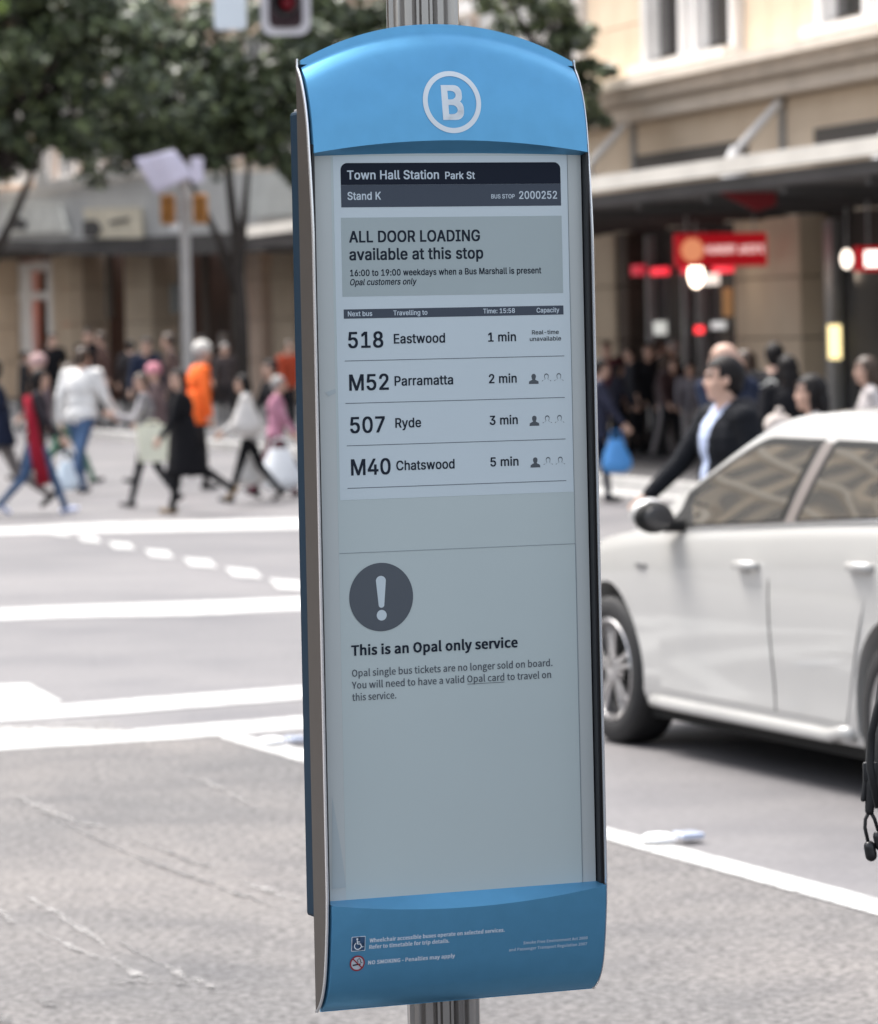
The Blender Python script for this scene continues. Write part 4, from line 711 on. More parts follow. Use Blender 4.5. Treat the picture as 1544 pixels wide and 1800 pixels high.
tree('dark green tree peeping out right of the sign before the stone wall', tb, [(0.50, 0, 5.25, .34), (0.36, 0, 5.7, .38), (0.58, 0, 4.95, .28), (0.22, 0, 6.1, .36), (-.2, 0, 5.6, .7), (0.3, 0, 5.1, .6), (0.62, 0, 4.7, .3), (-.5, 0, 6.4, .6)],
     [[(0, 0, 0), (0.0, 0, 2.5), (0.2, 0, 5)]], 15, M_leaf, 620, 0.09, 0.1)
# white window bay seen between pole and crown, high on the right
for (u0, u1) in ((934, 962), (974, 1012)):
    b = MB(); a, c = sof(u0), sof(u1); b.box(((a + c) / 2, -0.5, zf((u0 + u1) / 2, 40, .5)), (c - a, .3, 2.6)); b.build('white_pilaster', M_frame, bld)
b = MB(); a, c = sof(800), sof(1012); b.box(((a + c) / 2, -0.55, zf(906, -4, .5)), (c - a, .3, 0.2)); b.build('white_lintel', M_frame, bld)

# ---------------------------------------------------------------- signal pole on the far corner
pb = at(331, 700, 86); pb.z = 0.14
r = empty('signal_pole', pb); tag(r, 'pale grey traffic signal pole with amber signal boxes left of the sign', 'traffic light')
M_pole = mat('pole_grey', (0.40, 0.38, 0.36), 0.5, metal=.2, var=0.08, scale=2)
zt = at(331, 285, 86).z - .14
b = MB(); b.tube([(0, 0, 0), (0, 0, 1.1), (0, 0, zt)], [0.15, 0.125, 0.11], 16); b.lathe([(0, .24), (.06, .24), (.08, .15)], 20, 'Z'); b.build('pole', M_pole, r, smooth=True, angle=40)
M_amber = mat('signal_amber', (0.55, 0.22, 0.03), 0.5, var=.15, scale=4)
for sx in (-1, 1):
    q = MB(); q.box((sx * 0.34, 0, at(300, 368, 86).z - .14), (0.30, 0.30, 0.62), bev=0.04); so = q.build('signal_box', M_amber, r)
    q = MB()
    for k in (-1, 1): q.lathe([(-0.30, .12), (-.13, .13)], 16, c=(sx * .34, 0, at(300, 368, 86).z - .14 + k * .15))
    q.build('signal_hood', M_soffit, so)
    q = MB(); q.tube([(0, 0, at(300, 390, 86).z - .1), (sx * .3, 0, at(300, 390, 86).z - .1)], .04, 8); q.build('bracket', M_metal, r)
b = MB(); b.box((-0.2, 0.02, at(331, 398, 86).z - .14), (.22, .16, .18), bev=.03); b.build('junction_box', M_white, r)
r = empty('street_banner', (pb.x, pb.y - .15, at(331, 310, 86).z)); tag(r, 'pale lilac street banner tied to the top of the signal pole', 'banner')
b = MB()
b.grid([[Vector((-1.0 + .55 * s, -.1 + .05 * math.sin(5 * s + t), .38 - .75 * t + .12 * s * (1 - t) + (.25 * s * t))) + Vector((.42 * t, 0, 0)) for s in np.linspace(0, 1.5, 8)] for t in np.linspace(0, 1, 8)])
o = b.build('banner_cloth', mat('lilac_cloth', (0.66, 0.62, 0.74), 0.7, var=.06, scale=3), r, smooth=True)
md = o.modifiers.new('s', 'SOLIDIFY'); md.thickness = 0.015
b = MB(); b.box((0.30, -.05, .12), (.26, .06, .52), bev=.02); b.build('small_banner', MATS['lilac_cloth'], r)

# ---------------------------------------------------------------- suspended traffic signals seen from behind at the top
gp = at(500, 0, 36)
r = empty('signal_gantry', (gp.x - 6.0, 36.2, 0)); tag(r, 'overhead mast arm above the picture carrying the two signal heads', 'mast arm')
b = MB(); b.tube([(0, 0, 0), (0, 0, 4.6), (.2, 0, 5.6)], [.16, .13, .11], 12); b.build('pole', M_pole, r, smooth=True)
b = MB(); b.tube([(.2, 0, 5.6), (2, 0, 5.85), (6.6, 0, 5.95)], [.10, .08, .06], 12); b.build('arm', M_pole, r, smooth=True)
def rrect(x0, x1, z0, z1, rr, y, n=6):
    P = []
    for (cx_, cz_, a0) in ((x1 - rr, z0 + rr, -90), (x1 - rr, z1 - rr, 0), (x0 + rr, z1 - rr, 90), (x0 + rr, z0 + rr, 180)):
        for k in range(n + 1):
            t = rad(a0 + 90 * k / n); P.append(Vector((cx_ + rr * math.cos(t), y, cz_ + rr * math.sin(t))))
    return P
p = at(503, 62, 36); k = 36 / F
r = empty('traffic_signal', (p.x, 36, p.z)); tag(r, 'dark signal backing board with pale rounded border hanging at the top', 'traffic light', 'signal heads on the mast arm')
wd = 88 * k; b = MB(); b.prism(rrect(-wd / 2, wd / 2, 0, 1.2, .11, 0), (0, .04, 0)); b.build('border', mat('signal_border', (0.62, 0.60, 0.62), 0.5), r)
b = MB(); b.prism(rrect(-wd / 2 + .075, wd / 2 - .075, .07, 1.13, .06, -.03), (0, .03, 0)); b.build('backing_board', mat('maroon_board', (0.030, 0.010, 0.014), 0.6), r)
b = MB()
for z in (.28, .62, .96): b.lathe([(-.26, .10), (-.25, .115), (-.03, .12)], 20, c=(0, 0, z))
b.build('signal_hood', mat('black_plastic', (0.015, 0.015, 0.017), 0.5), r, smooth=True, angle=40)
b = MB(); b.ell((.03, -.08, .28), (.07, .03, .07)); b.build('lens', mat('dim_red', (0.2, 0.01, 0.02), 0.3, emit=(.5, .01, .03), emit_s=.03), r, smooth=True)
p = at(405, 50, 36); r = empty('traffic_signal', (p.x, 36, p.z)); tag(r, 'pale blue white signal head panel at the top left of the bordered one', 'traffic light', 'signal heads on the mast arm')
b = MB(); b.prism(rrect(-28 * k, 28 * k, 0, 1.2, .03, 0), (0, .2, 0)); b.build('housing', mat('pale_housing', (0.72, 0.78, 0.82), 0.35), r)
b = MB(); b.box((0, .12, 1.25), (.1, .1, .25)); b.build('hanger', M_metal, r)

# ---------------------------------------------------------------- people
SKIN = mat('skin', (0.52, 0.33, 0.25), 0.5, var=0.05, scale=12)
HAIRB = mat('hair_black', (0.010, 0.008, 0.008), 0.6, spec=0.2)
HAIRS = {'black': HAIRB, 'brown': mat('hair_brown', (0.05, 0.028, 0.016), 0.5), 'grey': mat('hair_grey', (0.28, 0.27, 0.26), 0.6), 'sandy': mat('hair_sandy', (.22, .15, .09), .6)}
EYE_M = mat('eye_dark', (0.02, 0.014, 0.012), 0.3)
LIP = mat('lips', (0.42, 0.17, 0.15), 0.5)
CL = {}
def cloth(c, rough=0.85):
    k = tuple(round(x, 3) for x in c)
    if k not in CL: CL[k] = mat('cloth_%d' % len(CL), c, rough, spec=0.12, var=0.18, scale=9, bump=0.35, bscale=22, bdist=0.02)
    return CL[k]
def remesh(verts, faces, vox, smooth=3):
    me = bpy.data.meshes.new('t'); me.from_pydata(verts, [], faces); o = bpy.data.objects.new('t', me); COL.objects.link(o)
    md = o.modifiers.new('r', 'REMESH'); md.mode = 'VOXEL'; md.voxel_size = vox; md.adaptivity = 0
    if smooth:
        m2 = o.modifiers.new('s', 'SMOOTH'); m2.iterations = smooth; m2.factor = 0.5
    dg = bpy.context.evaluated_depsgraph_get(); dg.update()
    r = bpy.data.meshes.new_from_object(o.evaluated_get(dg)); bpy.data.objects.remove(o); bpy.data.meshes.remove(me)
    return r
def Ry(deg): return Matrix.Rotation(rad(deg), 3, 'Y')
def person(label, loc, facing, height, top=(.05, .05, .06), legs=(.05, .06, .1), shoe=(.02, .02, .02), hair='black', hairlen=0,
           stride=(28, -24), knees=(6, 30), arms=(-25, 22), elbows=(25, 18), spread=(8, 8), lean=4, yaw_head=0, vox=0.013, bulk=1.0,
           coat=None, hat=None, sleeve=None, inner=None, group=None, hood=None, cat='person', z0=None, pitch_head=0, skinlegs=False):
    """faces local +x; left is +y. facing: world angle in degrees of the way the person looks"""
    S = height / 1.72
    b = MB(); seg = []            # (p0, p1, r, material index)  0 skin 1 top 2 legs 3 shoes 4 eyes 5 lips 6 sleeve
    def limb(p0, p1, r0, r1, mi, n=12): b.cap(p0, p1, r0, r1, n); seg.append((Vector(p0), Vector(p1), (r0 + r1) / 2, mi))
    pel = Vector((0, 0, 0.93)); T = Matrix.Rotation(rad(lean), 3, 'Y')
    def tor(x, y, z): return pel + T @ Vector((x, y, z - 0.93))
    # trunk
    b.ell(tor(0, 0, 0.94), (0.115 * bulk, 0.165 * bulk, 0.13)); seg.append((tor(0, -.06, .95), tor(0, .06, .95), .11, 1 if coat is None else 1))
    b.ell(tor(0.01, 0, 1.10), (0.108 * bulk, 0.150 * bulk, 0.17)); b.ell(tor(0.0, 0, 1.28), (0.118 * bulk, 0.172 * bulk, 0.19))
    seg.append((tor(0, -.06, 1.05), tor(0, .06, 1.05), .12, 1)); seg.append((tor(0, -.07, 1.28), tor(0, .07, 1.28), .14, 1))
    sh = [tor(0, s * 0.185 * (bulk * .5 + .5), 1.415) for s in (1, -1)]
    b.cap(sh[1], sh[0], 0.058 * bulk, 0.058 * bulk); seg.append((sh[1], sh[0], .065, 1))
    b.cap(sh[1] * .45 + tor(0, 0, 1.46) * .55, sh[0] * .45 + tor(0, 0, 1.46) * .55, .055, .055)
    # neck and head
    HM = Matrix.Rotation(rad(yaw_head), 3, 'Z') @ Matrix.Rotation(rad(pitch_head), 3, 'Y')
    nb = tor(0.0, 0, 1.43); hc = tor(0.025, 0, 1.615)
    limb(nb, hc - Vector((.012, 0, .06)), 0.058, 0.052, 0)
    def hd(x, y, z): return hc + HM @ Vector((x, y, z))
    b.ell(hd(-0.012, 0, 0.022), (0.096, 0.076, 0.088), HM, 20, 14); seg.append((hd(-.02, 0, .02), hd(.01, 0, .0), .085, 0))
    b.ell(hd(0.022, 0, -0.035), (0.068, 0.058, 0.075), HM, 18, 12); seg.append((hd(.02, 0, -.04), hd(.03, 0, -.06), .06, 0))
    b.ell(hd(0.055, 0, -0.088), (0.028, 0.030, 0.024), HM)                      # chin
    b.cap(hd(0.078, 0, 0.012), hd(0.095, 0, -0.024), 0.009, 0.012, 10)          # nose
    b.ell(hd(0.074, 0, 0.030), (0.018, 0.052, 0.010), HM)                       # brow
    b.ell(hd(0.080, 0, -0.058), (0.012, 0.024, 0.008), HM)                      # lips
    for s in (1, -1):
        b.ell(hd(-0.008, s * 0.080, -0.008), (0.020, 0.009, 0.031), HM)         # ears
        b.ell(hd(0.050, s * 0.042, -0.030), (0.026, 0.02, 0.026), HM)           # cheeks
    # arms
    hands = []
    for k, s in enumerate((1, -1)):
        a = arms[k]; sp_ = spread[k]
        d1 = Vector((math.sin(rad(a)), s * math.sin(rad(sp_)), -math.cos(rad(a)))).normalized()
        el_ = sh[k] + d1 * 0.285
        a2 = a + elbows[k]; d2 = Vector((math.sin(rad(a2)), s * math.sin(rad(sp_)) * .4, -math.cos(rad(a2)))).normalized()
        wr = el_ + d2 * 0.245
        limb(sh[k], el_, 0.056 * bulk, 0.046 * bulk, 6); limb(el_, wr - d2 * .01, 0.045 * bulk, 0.034 * bulk, 6)
        limb(wr - d2 * .02, wr + d2 * 0.02, 0.027, 0.026, 0)
        pal = wr + d2 * 0.06; R = d2.to_track_quat('Z', 'X').to_matrix()
        b.ell(pal, (0.044, 0.017, 0.05), R); seg.append((wr + d2 * .02, pal + d2 * .05, .03, 0))
        fx = R @ Vector((1, 0, 0)); fy = R @ Vector((0, 1, 0))
        if (d2.cross(fx)).dot(fy) < 0: fx = -fx
        inw = Vector((0, -s, 0)); inw = (inw - d2 * inw.dot(d2)).normalized(); side = d2.cross(inw).normalized()
        fr = max(.0085, vox * .72)
        for q, ln in enumerate((.068, .076, .071, .056)):
            o0 = pal + side * (q - 1.5) * .021 + d2 * .035
            o1 = o0 + (d2 + inw * .35 + side * (q - 1.5) * .10).normalized() * ln * .55; o2 = o1 + (d2 * .6 + inw * .8).normalized() * ln * .5
            b.cap(o0, o1, fr, fr, 8); b.cap(o1, o2, fr, fr * .85, 8); seg.append((o0, o2, fr, 0))
        t0 = pal - side * .030 - d2 * .025; t1 = t0 + (-side * .7 + d2 * .6 + inw * .4).normalized() * .055
        b.cap(t0, t1, fr * 1.15, fr, 8); seg.append((t0, t1, fr, 0))
        hands.append(pal + d2 * .055 + inw * .02)
    # legs
    low = 9
    for k, s in enumerate((1, -1)):
        hp = pel + Vector((0, s * 0.088, -0.02)); a = stride[k]; d1 = Vector((math.sin(rad(a)), 0, -math.cos(rad(a))))
        kn = hp + d1 * 0.42; a2 = a - knees[k]; d2 = Vector((math.sin(rad(a2)), 0, -math.cos(rad(a2))))
        an = kn + d2 * 0.41
        limb(hp, kn, 0.084 * (bulk * .4 + .6), 0.058, 2, 14); limb(kn, an, 0.056, 0.040, 2)
        ft = a2 * 0.75 if a2 < 0 else a2 * .5
        f = Vector((math.cos(rad(ft)), 0, math.sin(rad(ft)))) if a2 < 0 else Vector((math.cos(rad(ft)), 0, math.sin(rad(ft))))
        if a2 < 0: f = Vector((math.cos(rad(ft)), 0, math.sin(rad(ft))))
        dn = Vector((f.z, 0, -f.x))
        h0 = an + dn * .035 - f * .035; h1 = an + dn * .045 + f * .13
        limb(h0, h1, 0.040, 0.030, 3)
        low = min(low, (h0.z - .042), (h1.z - .034))
    me = remesh([tuple(v) for v in b.v], b.f, vox, 2)
    n = len(me.vertices); co = np.empty(n * 3, np.float32); me.vertices.foreach_get('co', co); co = co.reshape(-1, 3)
    best = np.full(n, 1e9); mi = np.zeros(n, int)
    for (p0, p1, r_, m_) in seg:
        d = np.array(p1 - p0); L2 = max(float(d @ d), 1e-9); t = np.clip(((co - np.array(p0)) @ d) / L2, 0, 1)
        ds = np.linalg.norm(co - (np.array(p0) + t[:, None] * d), axis=1) - r_
        m_ok = ds < best; best[m_ok] = ds[m_ok]; mi[m_ok] = m_
    for s in (1, -1):
        e = np.array(hd(.078, s * .032, .008)); q = (co - e) @ np.array(HM); mi[(np.abs(q[:, 0]) < .03) & (np.hypot(q[:, 1] / 1.5, q[:, 2]) < .0085)] = 4
        e = np.array(hd(.078, s * .034, .034)); q = (co - e) @ np.array(HM); mi[(np.abs(q[:, 0]) < .03) & (np.abs(q[:, 1]) < .018) & (np.abs(q[:, 2]) < .006)] = 4
    e = np.array(hd(.085, 0, -.058)); q = (co - e) @ np.array(HM); mi[(np.abs(q[:, 0]) < .02) & (np.abs(q[:, 1]) < .024) & (np.abs(q[:, 2]) < .008)] = 5
    if inner is not None:
        q = (co - np.array(tor(0, 0, 1.25))) @ np.array(T); mi[(mi == 1) & (q[:, 0] > .02) & (np.abs(q[:, 1]) < .040 + .15 * np.clip(q[:, 2] + .05, 0, 1)) & (q[:, 2] > -.3)] = 7
    if skinlegs: 
        pass
    nf = len(me.polygons); vi = np.empty(nf * 4, np.int32)
    fi = np.array([mi[p.vertices[0]] for p in me.polygons], dtype=np.int32)
    me.materials.clear()
    for m_ in (SKIN, cloth(top), cloth(legs), cloth(shoe), EYE_M, LIP, cloth(sleeve or top), cloth(inner or top)): me.materials.append(m_)
    me.polygons.foreach_set('material_index', fi); me.polygons.foreach_set('use_smooth', [True] * nf)
    r = empty('person', (loc[0], loc[1], (loc[2] if z0 is None else z0) - low * S), rad(facing)); r.scale = (S, S, S)
    tag(r, label, cat, group)
    link('body', me, r)
    # hair: shell over the skull
    if hair:
        h = MB(); R = (0.106, 0.086, 0.100)
        h.ell((0, 0, 0), R, None, 22, 16); vs = []; 
        keep = []
        V = [Vector(v) for v in h.v]
        fs = [f_ for f_ in h.f if not all((V[q].x > 0.035 and V[q].z < 0.045) or (V[q].z < -0.075) or (V[q].x > -.01 and V[q].z < -.012) for q in f_)]
        rnd = random.Random(int(height * 1000) + int(loc[0] * 10))
        V = [v * (1 + rnd.uniform(-.012, .03)) for v in V]
        V = [hd(v.x - .014, v.y, v.z + .024) for v in V]
        q = MB(); q.add(V, fs)
        if hairlen > 0:
            q.ell(hd(-.065, 0, -.06), (.05, .075, .10), HM, 14, 10)
            q.cap(hd(-.07, 0, -.04), hd(-.085, 0, -.04 - hairlen), .06, .045, 12)
            for s in (1, -1): q.cap(hd(-.012, s * .072, .02), hd(-.02, s * .078, -.05 - hairlen * .6), .024, .016, 8)
        else: q.ell(hd(-.060, 0, -.035), (.046, .066, .060), HM, 14, 10)
        o = q.build('hair', HAIRS[hair], r, smooth=True)
    if hat:
        q = MB(); rr = Vector((.115, .098, .10)); V = []
        q.ell(hd(-.012, 0, .055), rr, HM, 18, 12)
        if hat.get('brim'): q.lathe([(-.012, .001), (-.01, .15), (.0, .15), (.004, .001)], 20, 'Z', c=tuple(hd(0.0, 0, .05)))
        if hat.get('pom'): q.ell(hd(-.02, 0, .165), (.035, .035, .035))
        q.build('hat', cloth(hat['c']), r, smooth=True)
    if hood:
        q = MB(); q.ell(tor(-.09, 0, 1.46), (.07, .12, .06), None, 14, 10); q.cap(tor(-.03, .10, 1.46), tor(-.03, -.10, 1.46), .055, .055, 10); q.build('hood', cloth(hood), r, smooth=True)
    if coat:   # flaring coat skirt: coat = (length below waist, flare)
        ln, fl = coat; rows = []
        for i in range(9):
            t = i / 8; z = 1.18 - t * (ln + .25); rr = []
            c0 = tor(0, 0, z) if z > .93 else pel + Vector((-.02 * t, 0, z - .93))
            for j in range(25):
                a = 2 * PI * j / 24; wv = 1 + .05 * t * math.sin(5 * a + 1) + .03 * t * math.sin(9 * a)
                rr.append(c0 + Vector((math.cos(a) * (.130 + fl * t * 1.25) * wv, math.sin(a) * (.178 + fl * t * .6) * wv, 0)))
            rows.append(rr)
        q = MB(); q.grid(rows); o = q.build('coat_skirt', cloth(top), r, smooth=True, merge=True)
        md = o.modifiers.new('s', 'SOLIDIFY'); md.thickness = 0.012
    M = Matrix.Translation(r.location) @ Matrix.Rotation(rad(facing), 4, 'Z') @ Matrix.Scale(S, 4)
    return r, [M @ h_ for h_ in hands], (M, tor, hd)
def walker(label, uf, vf, vtop, facing, **kw):
    """person whose lower foot stands at picture point (uf, vf) and whose head top reaches vtop"""
    z0 = kw.pop('zg', 0.0)
    p = gnd(uf, vf, z0); h = (at(uf, vtop, p.y).z - z0) + 0.01
    h = min(max(h, 1.05), 1.92)
    return person(label, p, facing, h, z0=z0, **kw)
def shopping_bag(label, hand, w_, h_, d_, color, plastic=False, group=None, rz=0.0, drop=0.16, rough=.6):
    r = empty('shopping_bag', (hand[0], hand[1], hand[2] - drop - h_), rz); tag(r, label, 'bag', group)
    b = MB(); rows = []
    n = 9
    for i in range(n):
        t = i / (n - 1); z = h_ * t
        if plastic: k = (.62 + .5 * min(1, t / .18) ** .6) * (1 - .72 * max(0, t - .18) ** 1.15)
        else: k = 0.86 + .16 * t
        rr = []
        for j in range(17):
            a = 2 * PI * j / 16; c, s = math.cos(a), math.sin(a); e = .8 if plastic else .35
            x = abs(c) ** e * (1 if c > 0 else -1) * w_ / 2 * k; y = abs(s) ** e * (1 if s > 0 else -1) * d_ / 2 * k
            wv = 1 + (.07 * math.sin(3 * a + 6 * t) + .04 * math.sin(7 * a - 5 * t) if plastic else 0)
            rr.append(Vector((x * wv, y * wv, z)))
        rows.append(rr)
    rows = [[Vector((0, 0, 0))] * 17] + rows + ([[Vector((0, 0, h_ * .98))] * 17] if plastic else [])
    b.grid(rows); o = b.build('bag_body', mat('bag_%s' % label[:14], color, rough, var=.06, scale=6), r, smooth=True, angle=50, merge=True)
    for s in (-1, 1):
        q = MB(); q.tube([(-w_ * .22, s * d_ * .2, h_ * .96), (-w_ * .16, s * .02, h_ + drop * .8), (0, 0, h_ + drop), (w_ * .16, s * .02, h_ + drop * .8), (w_ * .22, s * d_ * .2, h_ * .96)], .007, 6); q.build('handle', o.data.materials[0], r)
    return r

G1 = 'pedestrians crossing the junction'
NAVY, BLK, DK = (.018, .024, .045), (.010, .010, .012), (.03, .028, .03)
JEAN = (.07, .12, .22)
_, h, _ = walker('person in navy coat and grey trousers at the left edge of the crossing', 2, 905, 622, 180, top=NAVY, legs=(.22, .2, .19), coat=(.12, .03), group=G1, arms=(15, -20), hair='black')
shopping_bag('white plastic shopping bag low at the left edge of the crossing', h[0] + Vector((.12, -.1, .02)), .34, .46, .22, (.78, .76, .73), True, drop=.14)
_, h, _ = walker('woman in dark jacket and blue jeans striding beside the white jacket', 66, 905, 643, 0, top=(.035, .03, .035), legs=JEAN, shoe=(.62, .66, .85), hair='black', hairlen=.22, group=G1, stride=(24, -18), knees=(4, 24), arms=(-10, 22), bulk=1.08)
b = MB(); rr_ = empty('red_scarf', (_[0] @ _[1](-.10, -.13, 1.40)), 0); tag(rr_, 'long dark red scarf hanging down the dark jacket', 'scarf')
b.tube([(0, 0, .02), (.04, -.04, -.25), (.08, -.06, -.55), (.15, -.05, -.92)], [.05, .06, .07, .075], 8); b.build('scarf_cloth', cloth((.28, .015, .03)), rr_, smooth=True)
_, h, _ = walker('man in white padded jacket and blue jeans with his back turned', 146, 868, 612, 62, top=(.74, .73, .71), legs=JEAN, shoe=(.03, .03, .04), hair='brown', group=G1, stride=(12, -24), knees=(5, 4), arms=(-10, 8), elbows=(18, 34), bulk=1.34, spread=(14, 16), vox=.012)
walker('person in pink head scarf behind the dark jacket', 80, 846, 617, 180, top=(.16, .12, .13), legs=DK, hair=None, hat={'c': (.50, .34, .33)}, group=G1, vox=.016)
_, h, _ = walker('woman in light top hidden behind the pink head scarf', 118, 852, 632, 0, top=(.5, .49, .47), legs=(.10, .2, .14), hair='brown', group=G1, vox=.016)
shopping_bag('small pale blue carrier bag beside the blue jeans', gnd(118, 876) + Vector((0, 0, .55)), .26, .34, .16, (.66, .76, .84), True, drop=.12)
_, h, _ = walker('woman in patterned grey jumper and black leggings with cream tote', 262, 892, 655, 180, top=(.22, .21, .22), legs=(.03, .03, .034), shoe=(.1, .09, .09), hair='brown', group=G1, stride=(16, -18), knees=(2, 16), arms=(22, 14), elbows=(80, 84), sleeve=(.42, .40, .41), bulk=1.05, yaw_head=35)
shopping_bag('cream tote bag carried low in front of the grey jumper', at(268, 740, gnd(262, 892).y - .33), .36, .40, .16, (.82, .82, .66), False, drop=.04, rz=0)
_, h, _ = walker('woman in long black coat with tan boots walking left', 328, 904, 650, 180, top=BLK, legs=BLK, shoe=(.26, .19, .12), hair='black', hairlen=.12, group=G1, stride=(12, -30), knees=(2, 24), arms=(18, -8), elbows=(16, 10), coat=(.46, .10), yaw_head=40, bulk=1.18)
_, h, _ = walker('person in bright orange jacket and white cap behind the black coat', 352, 862, 604, 20, top=(.95, .16, .035), legs=DK, hair='grey', hat={'c': (.62, .60, .56)}, group=G1, coat=(.15, .02), arms=(-30, -5), elbows=(10, 15), bulk=1.12, stride=(10, -12), spread=(6, 16))
walker('child in pink knitted hat between the two women', 282, 850, 634, 180, top=(.14, .10, .10), legs=DK, hair=None, hat={'c': (.62, .27, .32)}, group=G1, vox=.016)
walker('person in navy hooded coat behind the grey jumper', 262, 800, 596, -90, top=NAVY, legs=DK, hair='black', hood=NAVY, group=G1, vox=.018, zg=0, stride=(6, -4), knees=(0, 0))
walker('person with brown hair close behind the signal pole', 308, 795, 588, 180, top=(.12, .08, .07), legs=DK, hair='brown', group=G1, vox=.018, stride=(10, -10), knees=(0, 5))
_, h, _ = walker('woman in white top holding a round white bag near the sign', 440, 884, 656, 180, top=(.55, .54, .53), legs=BLK, shoe=BLK, hair='black', hairlen=.2, group=G1, stride=(18, -20), knees=(0, 18), arms=(20, 20), elbows=(30, 30))
shopping_bag('round off white handbag held by the woman in white', at(432, 690, gnd(440, 884).y - .3), .32, .36, .2, (.62, .59, .56), True, drop=.10)
shopping_bag('white plastic bag swinging at knee height behind the handbag', at(440, 780, gnd(440, 884).y + .25), .40, .34, .2, (.8, .8, .82), True, drop=.12, rz=.6)
_, h, _ = walker('woman in pink jacket and dark red trousers beside the sign', 486, 876, 660, 0, top=(.46, .22, .30), legs=(.11, .03, .045), shoe=BLK, hair='grey', group=G1, stride=(18, -18), knees=(0, 12), arms=(-12, 22), elbows=(10, 12), bulk=1.1)
shopping_bag('large bulging white plastic bag carried by the pink jacket', at(492, 770, gnd(486, 876).y - .34), .46, .46, .28, (.82, .85, .88), True, drop=.12)
walker('man in black jacket behind the pink jacket', 488, 866, 624, -150, top=BLK, legs=DK, hair='black', group=G1, vox=.016)
G2 = 'people waiting on the far footpath'
for (u, vf, vt, fc, tp, hr, lab) in (
    (158, 752, 578, -90, BLK, 'black', 'standing figure in black between the doorway and the light column'),
    (186, 754, 586, 180, (.10, .06, .05), 'brown', 'figure in brown just right of the black one under the arcade'),
    (96, 756, 588, -90, BLK, 'black', 'dark haired figure before the arcade doorway'),
    (42, 758, 620, 0, DK, 'black', 'dark figure at the far left under the arcade'),
    (362, 752, 592, 180, BLK, 'black', 'dark figure to the right of the signal pole'),
    (398, 752, 606, -90, (.06, .05, .05), 'grey', 'dim figure with grey hair beside the tree stems'),
    (508, 762, 602, -60, (.35, .06, .03), 'brown', 'figure in rust red top close to the left side of the sign'),
    (232, 755, 600, 90, DK, 'black', 'dark figure in front of the pale stone column')):
    walker(lab, u, vf, vt, fc, top=tp, legs=DK, hair=hr, group=G2, vox=.02, zg=.14, stride=(5, -6), knees=(0, 3))

G3 = 'people on the footpath behind the car'
_, h, _ = walker('man in navy jacket carrying a blue bag partly hidden by the sign', 1052, 884, 632, 0, top=(.035, .037, .06), legs=NAVY, hair='black', group=G3, stride=(12, -16), arms=(0, 24), elbows=(6, 14), bulk=1.15, coat=(.16, .03))
shopping_bag('bright blue plastic bag hanging beside the sign', at(1083, 756, gnd(1052, 884).y - .2), .30, .36, .18, (.08, .30, .68), True, drop=.09)
for (u, vf, vt, fc, tp, lg, hr, hl, lab, kw) in (
    (1070, 800, 603, -90, (.10, .025, .03), BLK, 'brown', 0, 'person with reddish top nearest the right edge of the sign', {}),
    (1098, 798, 628, 180, BLK, BLK, 'black', .2, 'short person in black close to the stone pier', {}),
    (1142, 802, 606, -80, BLK, BLK, 'black', .25, 'long haired woman in black holding a tan bag', {}),
    (1118, 802, 612, 200, (.03, .03, .035), BLK, 'black', 0, 'man in charcoal between the pier and the tan bag', {}),
    (1156, 798, 600, 20, BLK, BLK, 'brown', 0, 'tall dim figure just left of the grey haired man', {}),
    (1182, 806, 632, -60, (.05, .03, .03), BLK, 'black', .2, 'dark woman low between two taller people', {}),
    (1084, 806, 640, 10, (.02, .02, .03), BLK, 'black', .1, 'short dark figure next to the reddish top', {}),
    (1168, 804, 622, 0, (.09, .07, .07), (.22, .2, .2), 'brown', .1, 'woman with bare face in dim brown top', {}),
    (1194, 800, 602, 180, BLK, DK, 'grey', 0, 'grey haired man in black under the lamp', {}),
    (1216, 806, 640, -90, (.18, .17, .19), (.3, .28, .28), 'black', .1, 'woman in grey top beside the window post', {})):
    walker(lab, u, vf, vt, fc, top=tp, legs=lg, hair=hr, hairlen=hl, group=G3, vox=.016, zg=.14, stride=(10, -10), knees=(0, 6), bulk=1.12, **kw)
shopping_bag('tan paper bag among the people in black', at(1122, 700, 60), .40, .46, .2, (.60, .40, .27), False, drop=.05)
shopping_bag('pale cloth bundle carried low by the group', at(1160, 735, 60), .55, .30, .3, (.55, .50, .45), True, drop=.02)
shopping_bag('off white carrier bag at the feet of the group', at(1150, 772, 61), .34, .30, .2, (.42, .40, .38), True, drop=.03)
# people between the kerb and the car
def near_p(label, u, vtop, Y, height, facing, **kw):
    p = at(u, 900, Y); p.z = 0
    return person(label, p, facing, height, z0=0, group=G3, **kw)
near_p('balding man in navy coat walking behind the young man', 1290, 577, 29, 1.78, 130, top=NAVY, legs=DK, hair=None, bulk=1.3, hood=NAVY, yaw_head=40)
near_p('dark haired man in black coat right of the balding man', 1362, 588, 37, 1.74, 60, top=BLK, legs=BLK, hair='black', bulk=1.2, yaw_head=20)
near_p('woman in rust brown coat behind the dark haired man', 1328, 602, 40, 1.66, 180, top=(.24, .09, .04), legs=DK, hair='brown', hairlen=.2)
near_p('woman with very long black hair seen from behind', 1392, 608, 34, 1.64, 90, top=BLK, legs=BLK, hair='black', hairlen=.45, bulk=1.15)
near_p('dark haired woman in grey top looking left over the car roof', 1448, 637, 24.5, 1.58, 175, top=(.38, .36, .35), legs=DK, hair='black', hairlen=.16, vox=.010)
near_p('person in pale jacket at the right edge beyond the car', 1542, 626, 33, 1.62, 180, top=(.5, .46, .45), legs=DK, hair='brown', hairlen=.1)
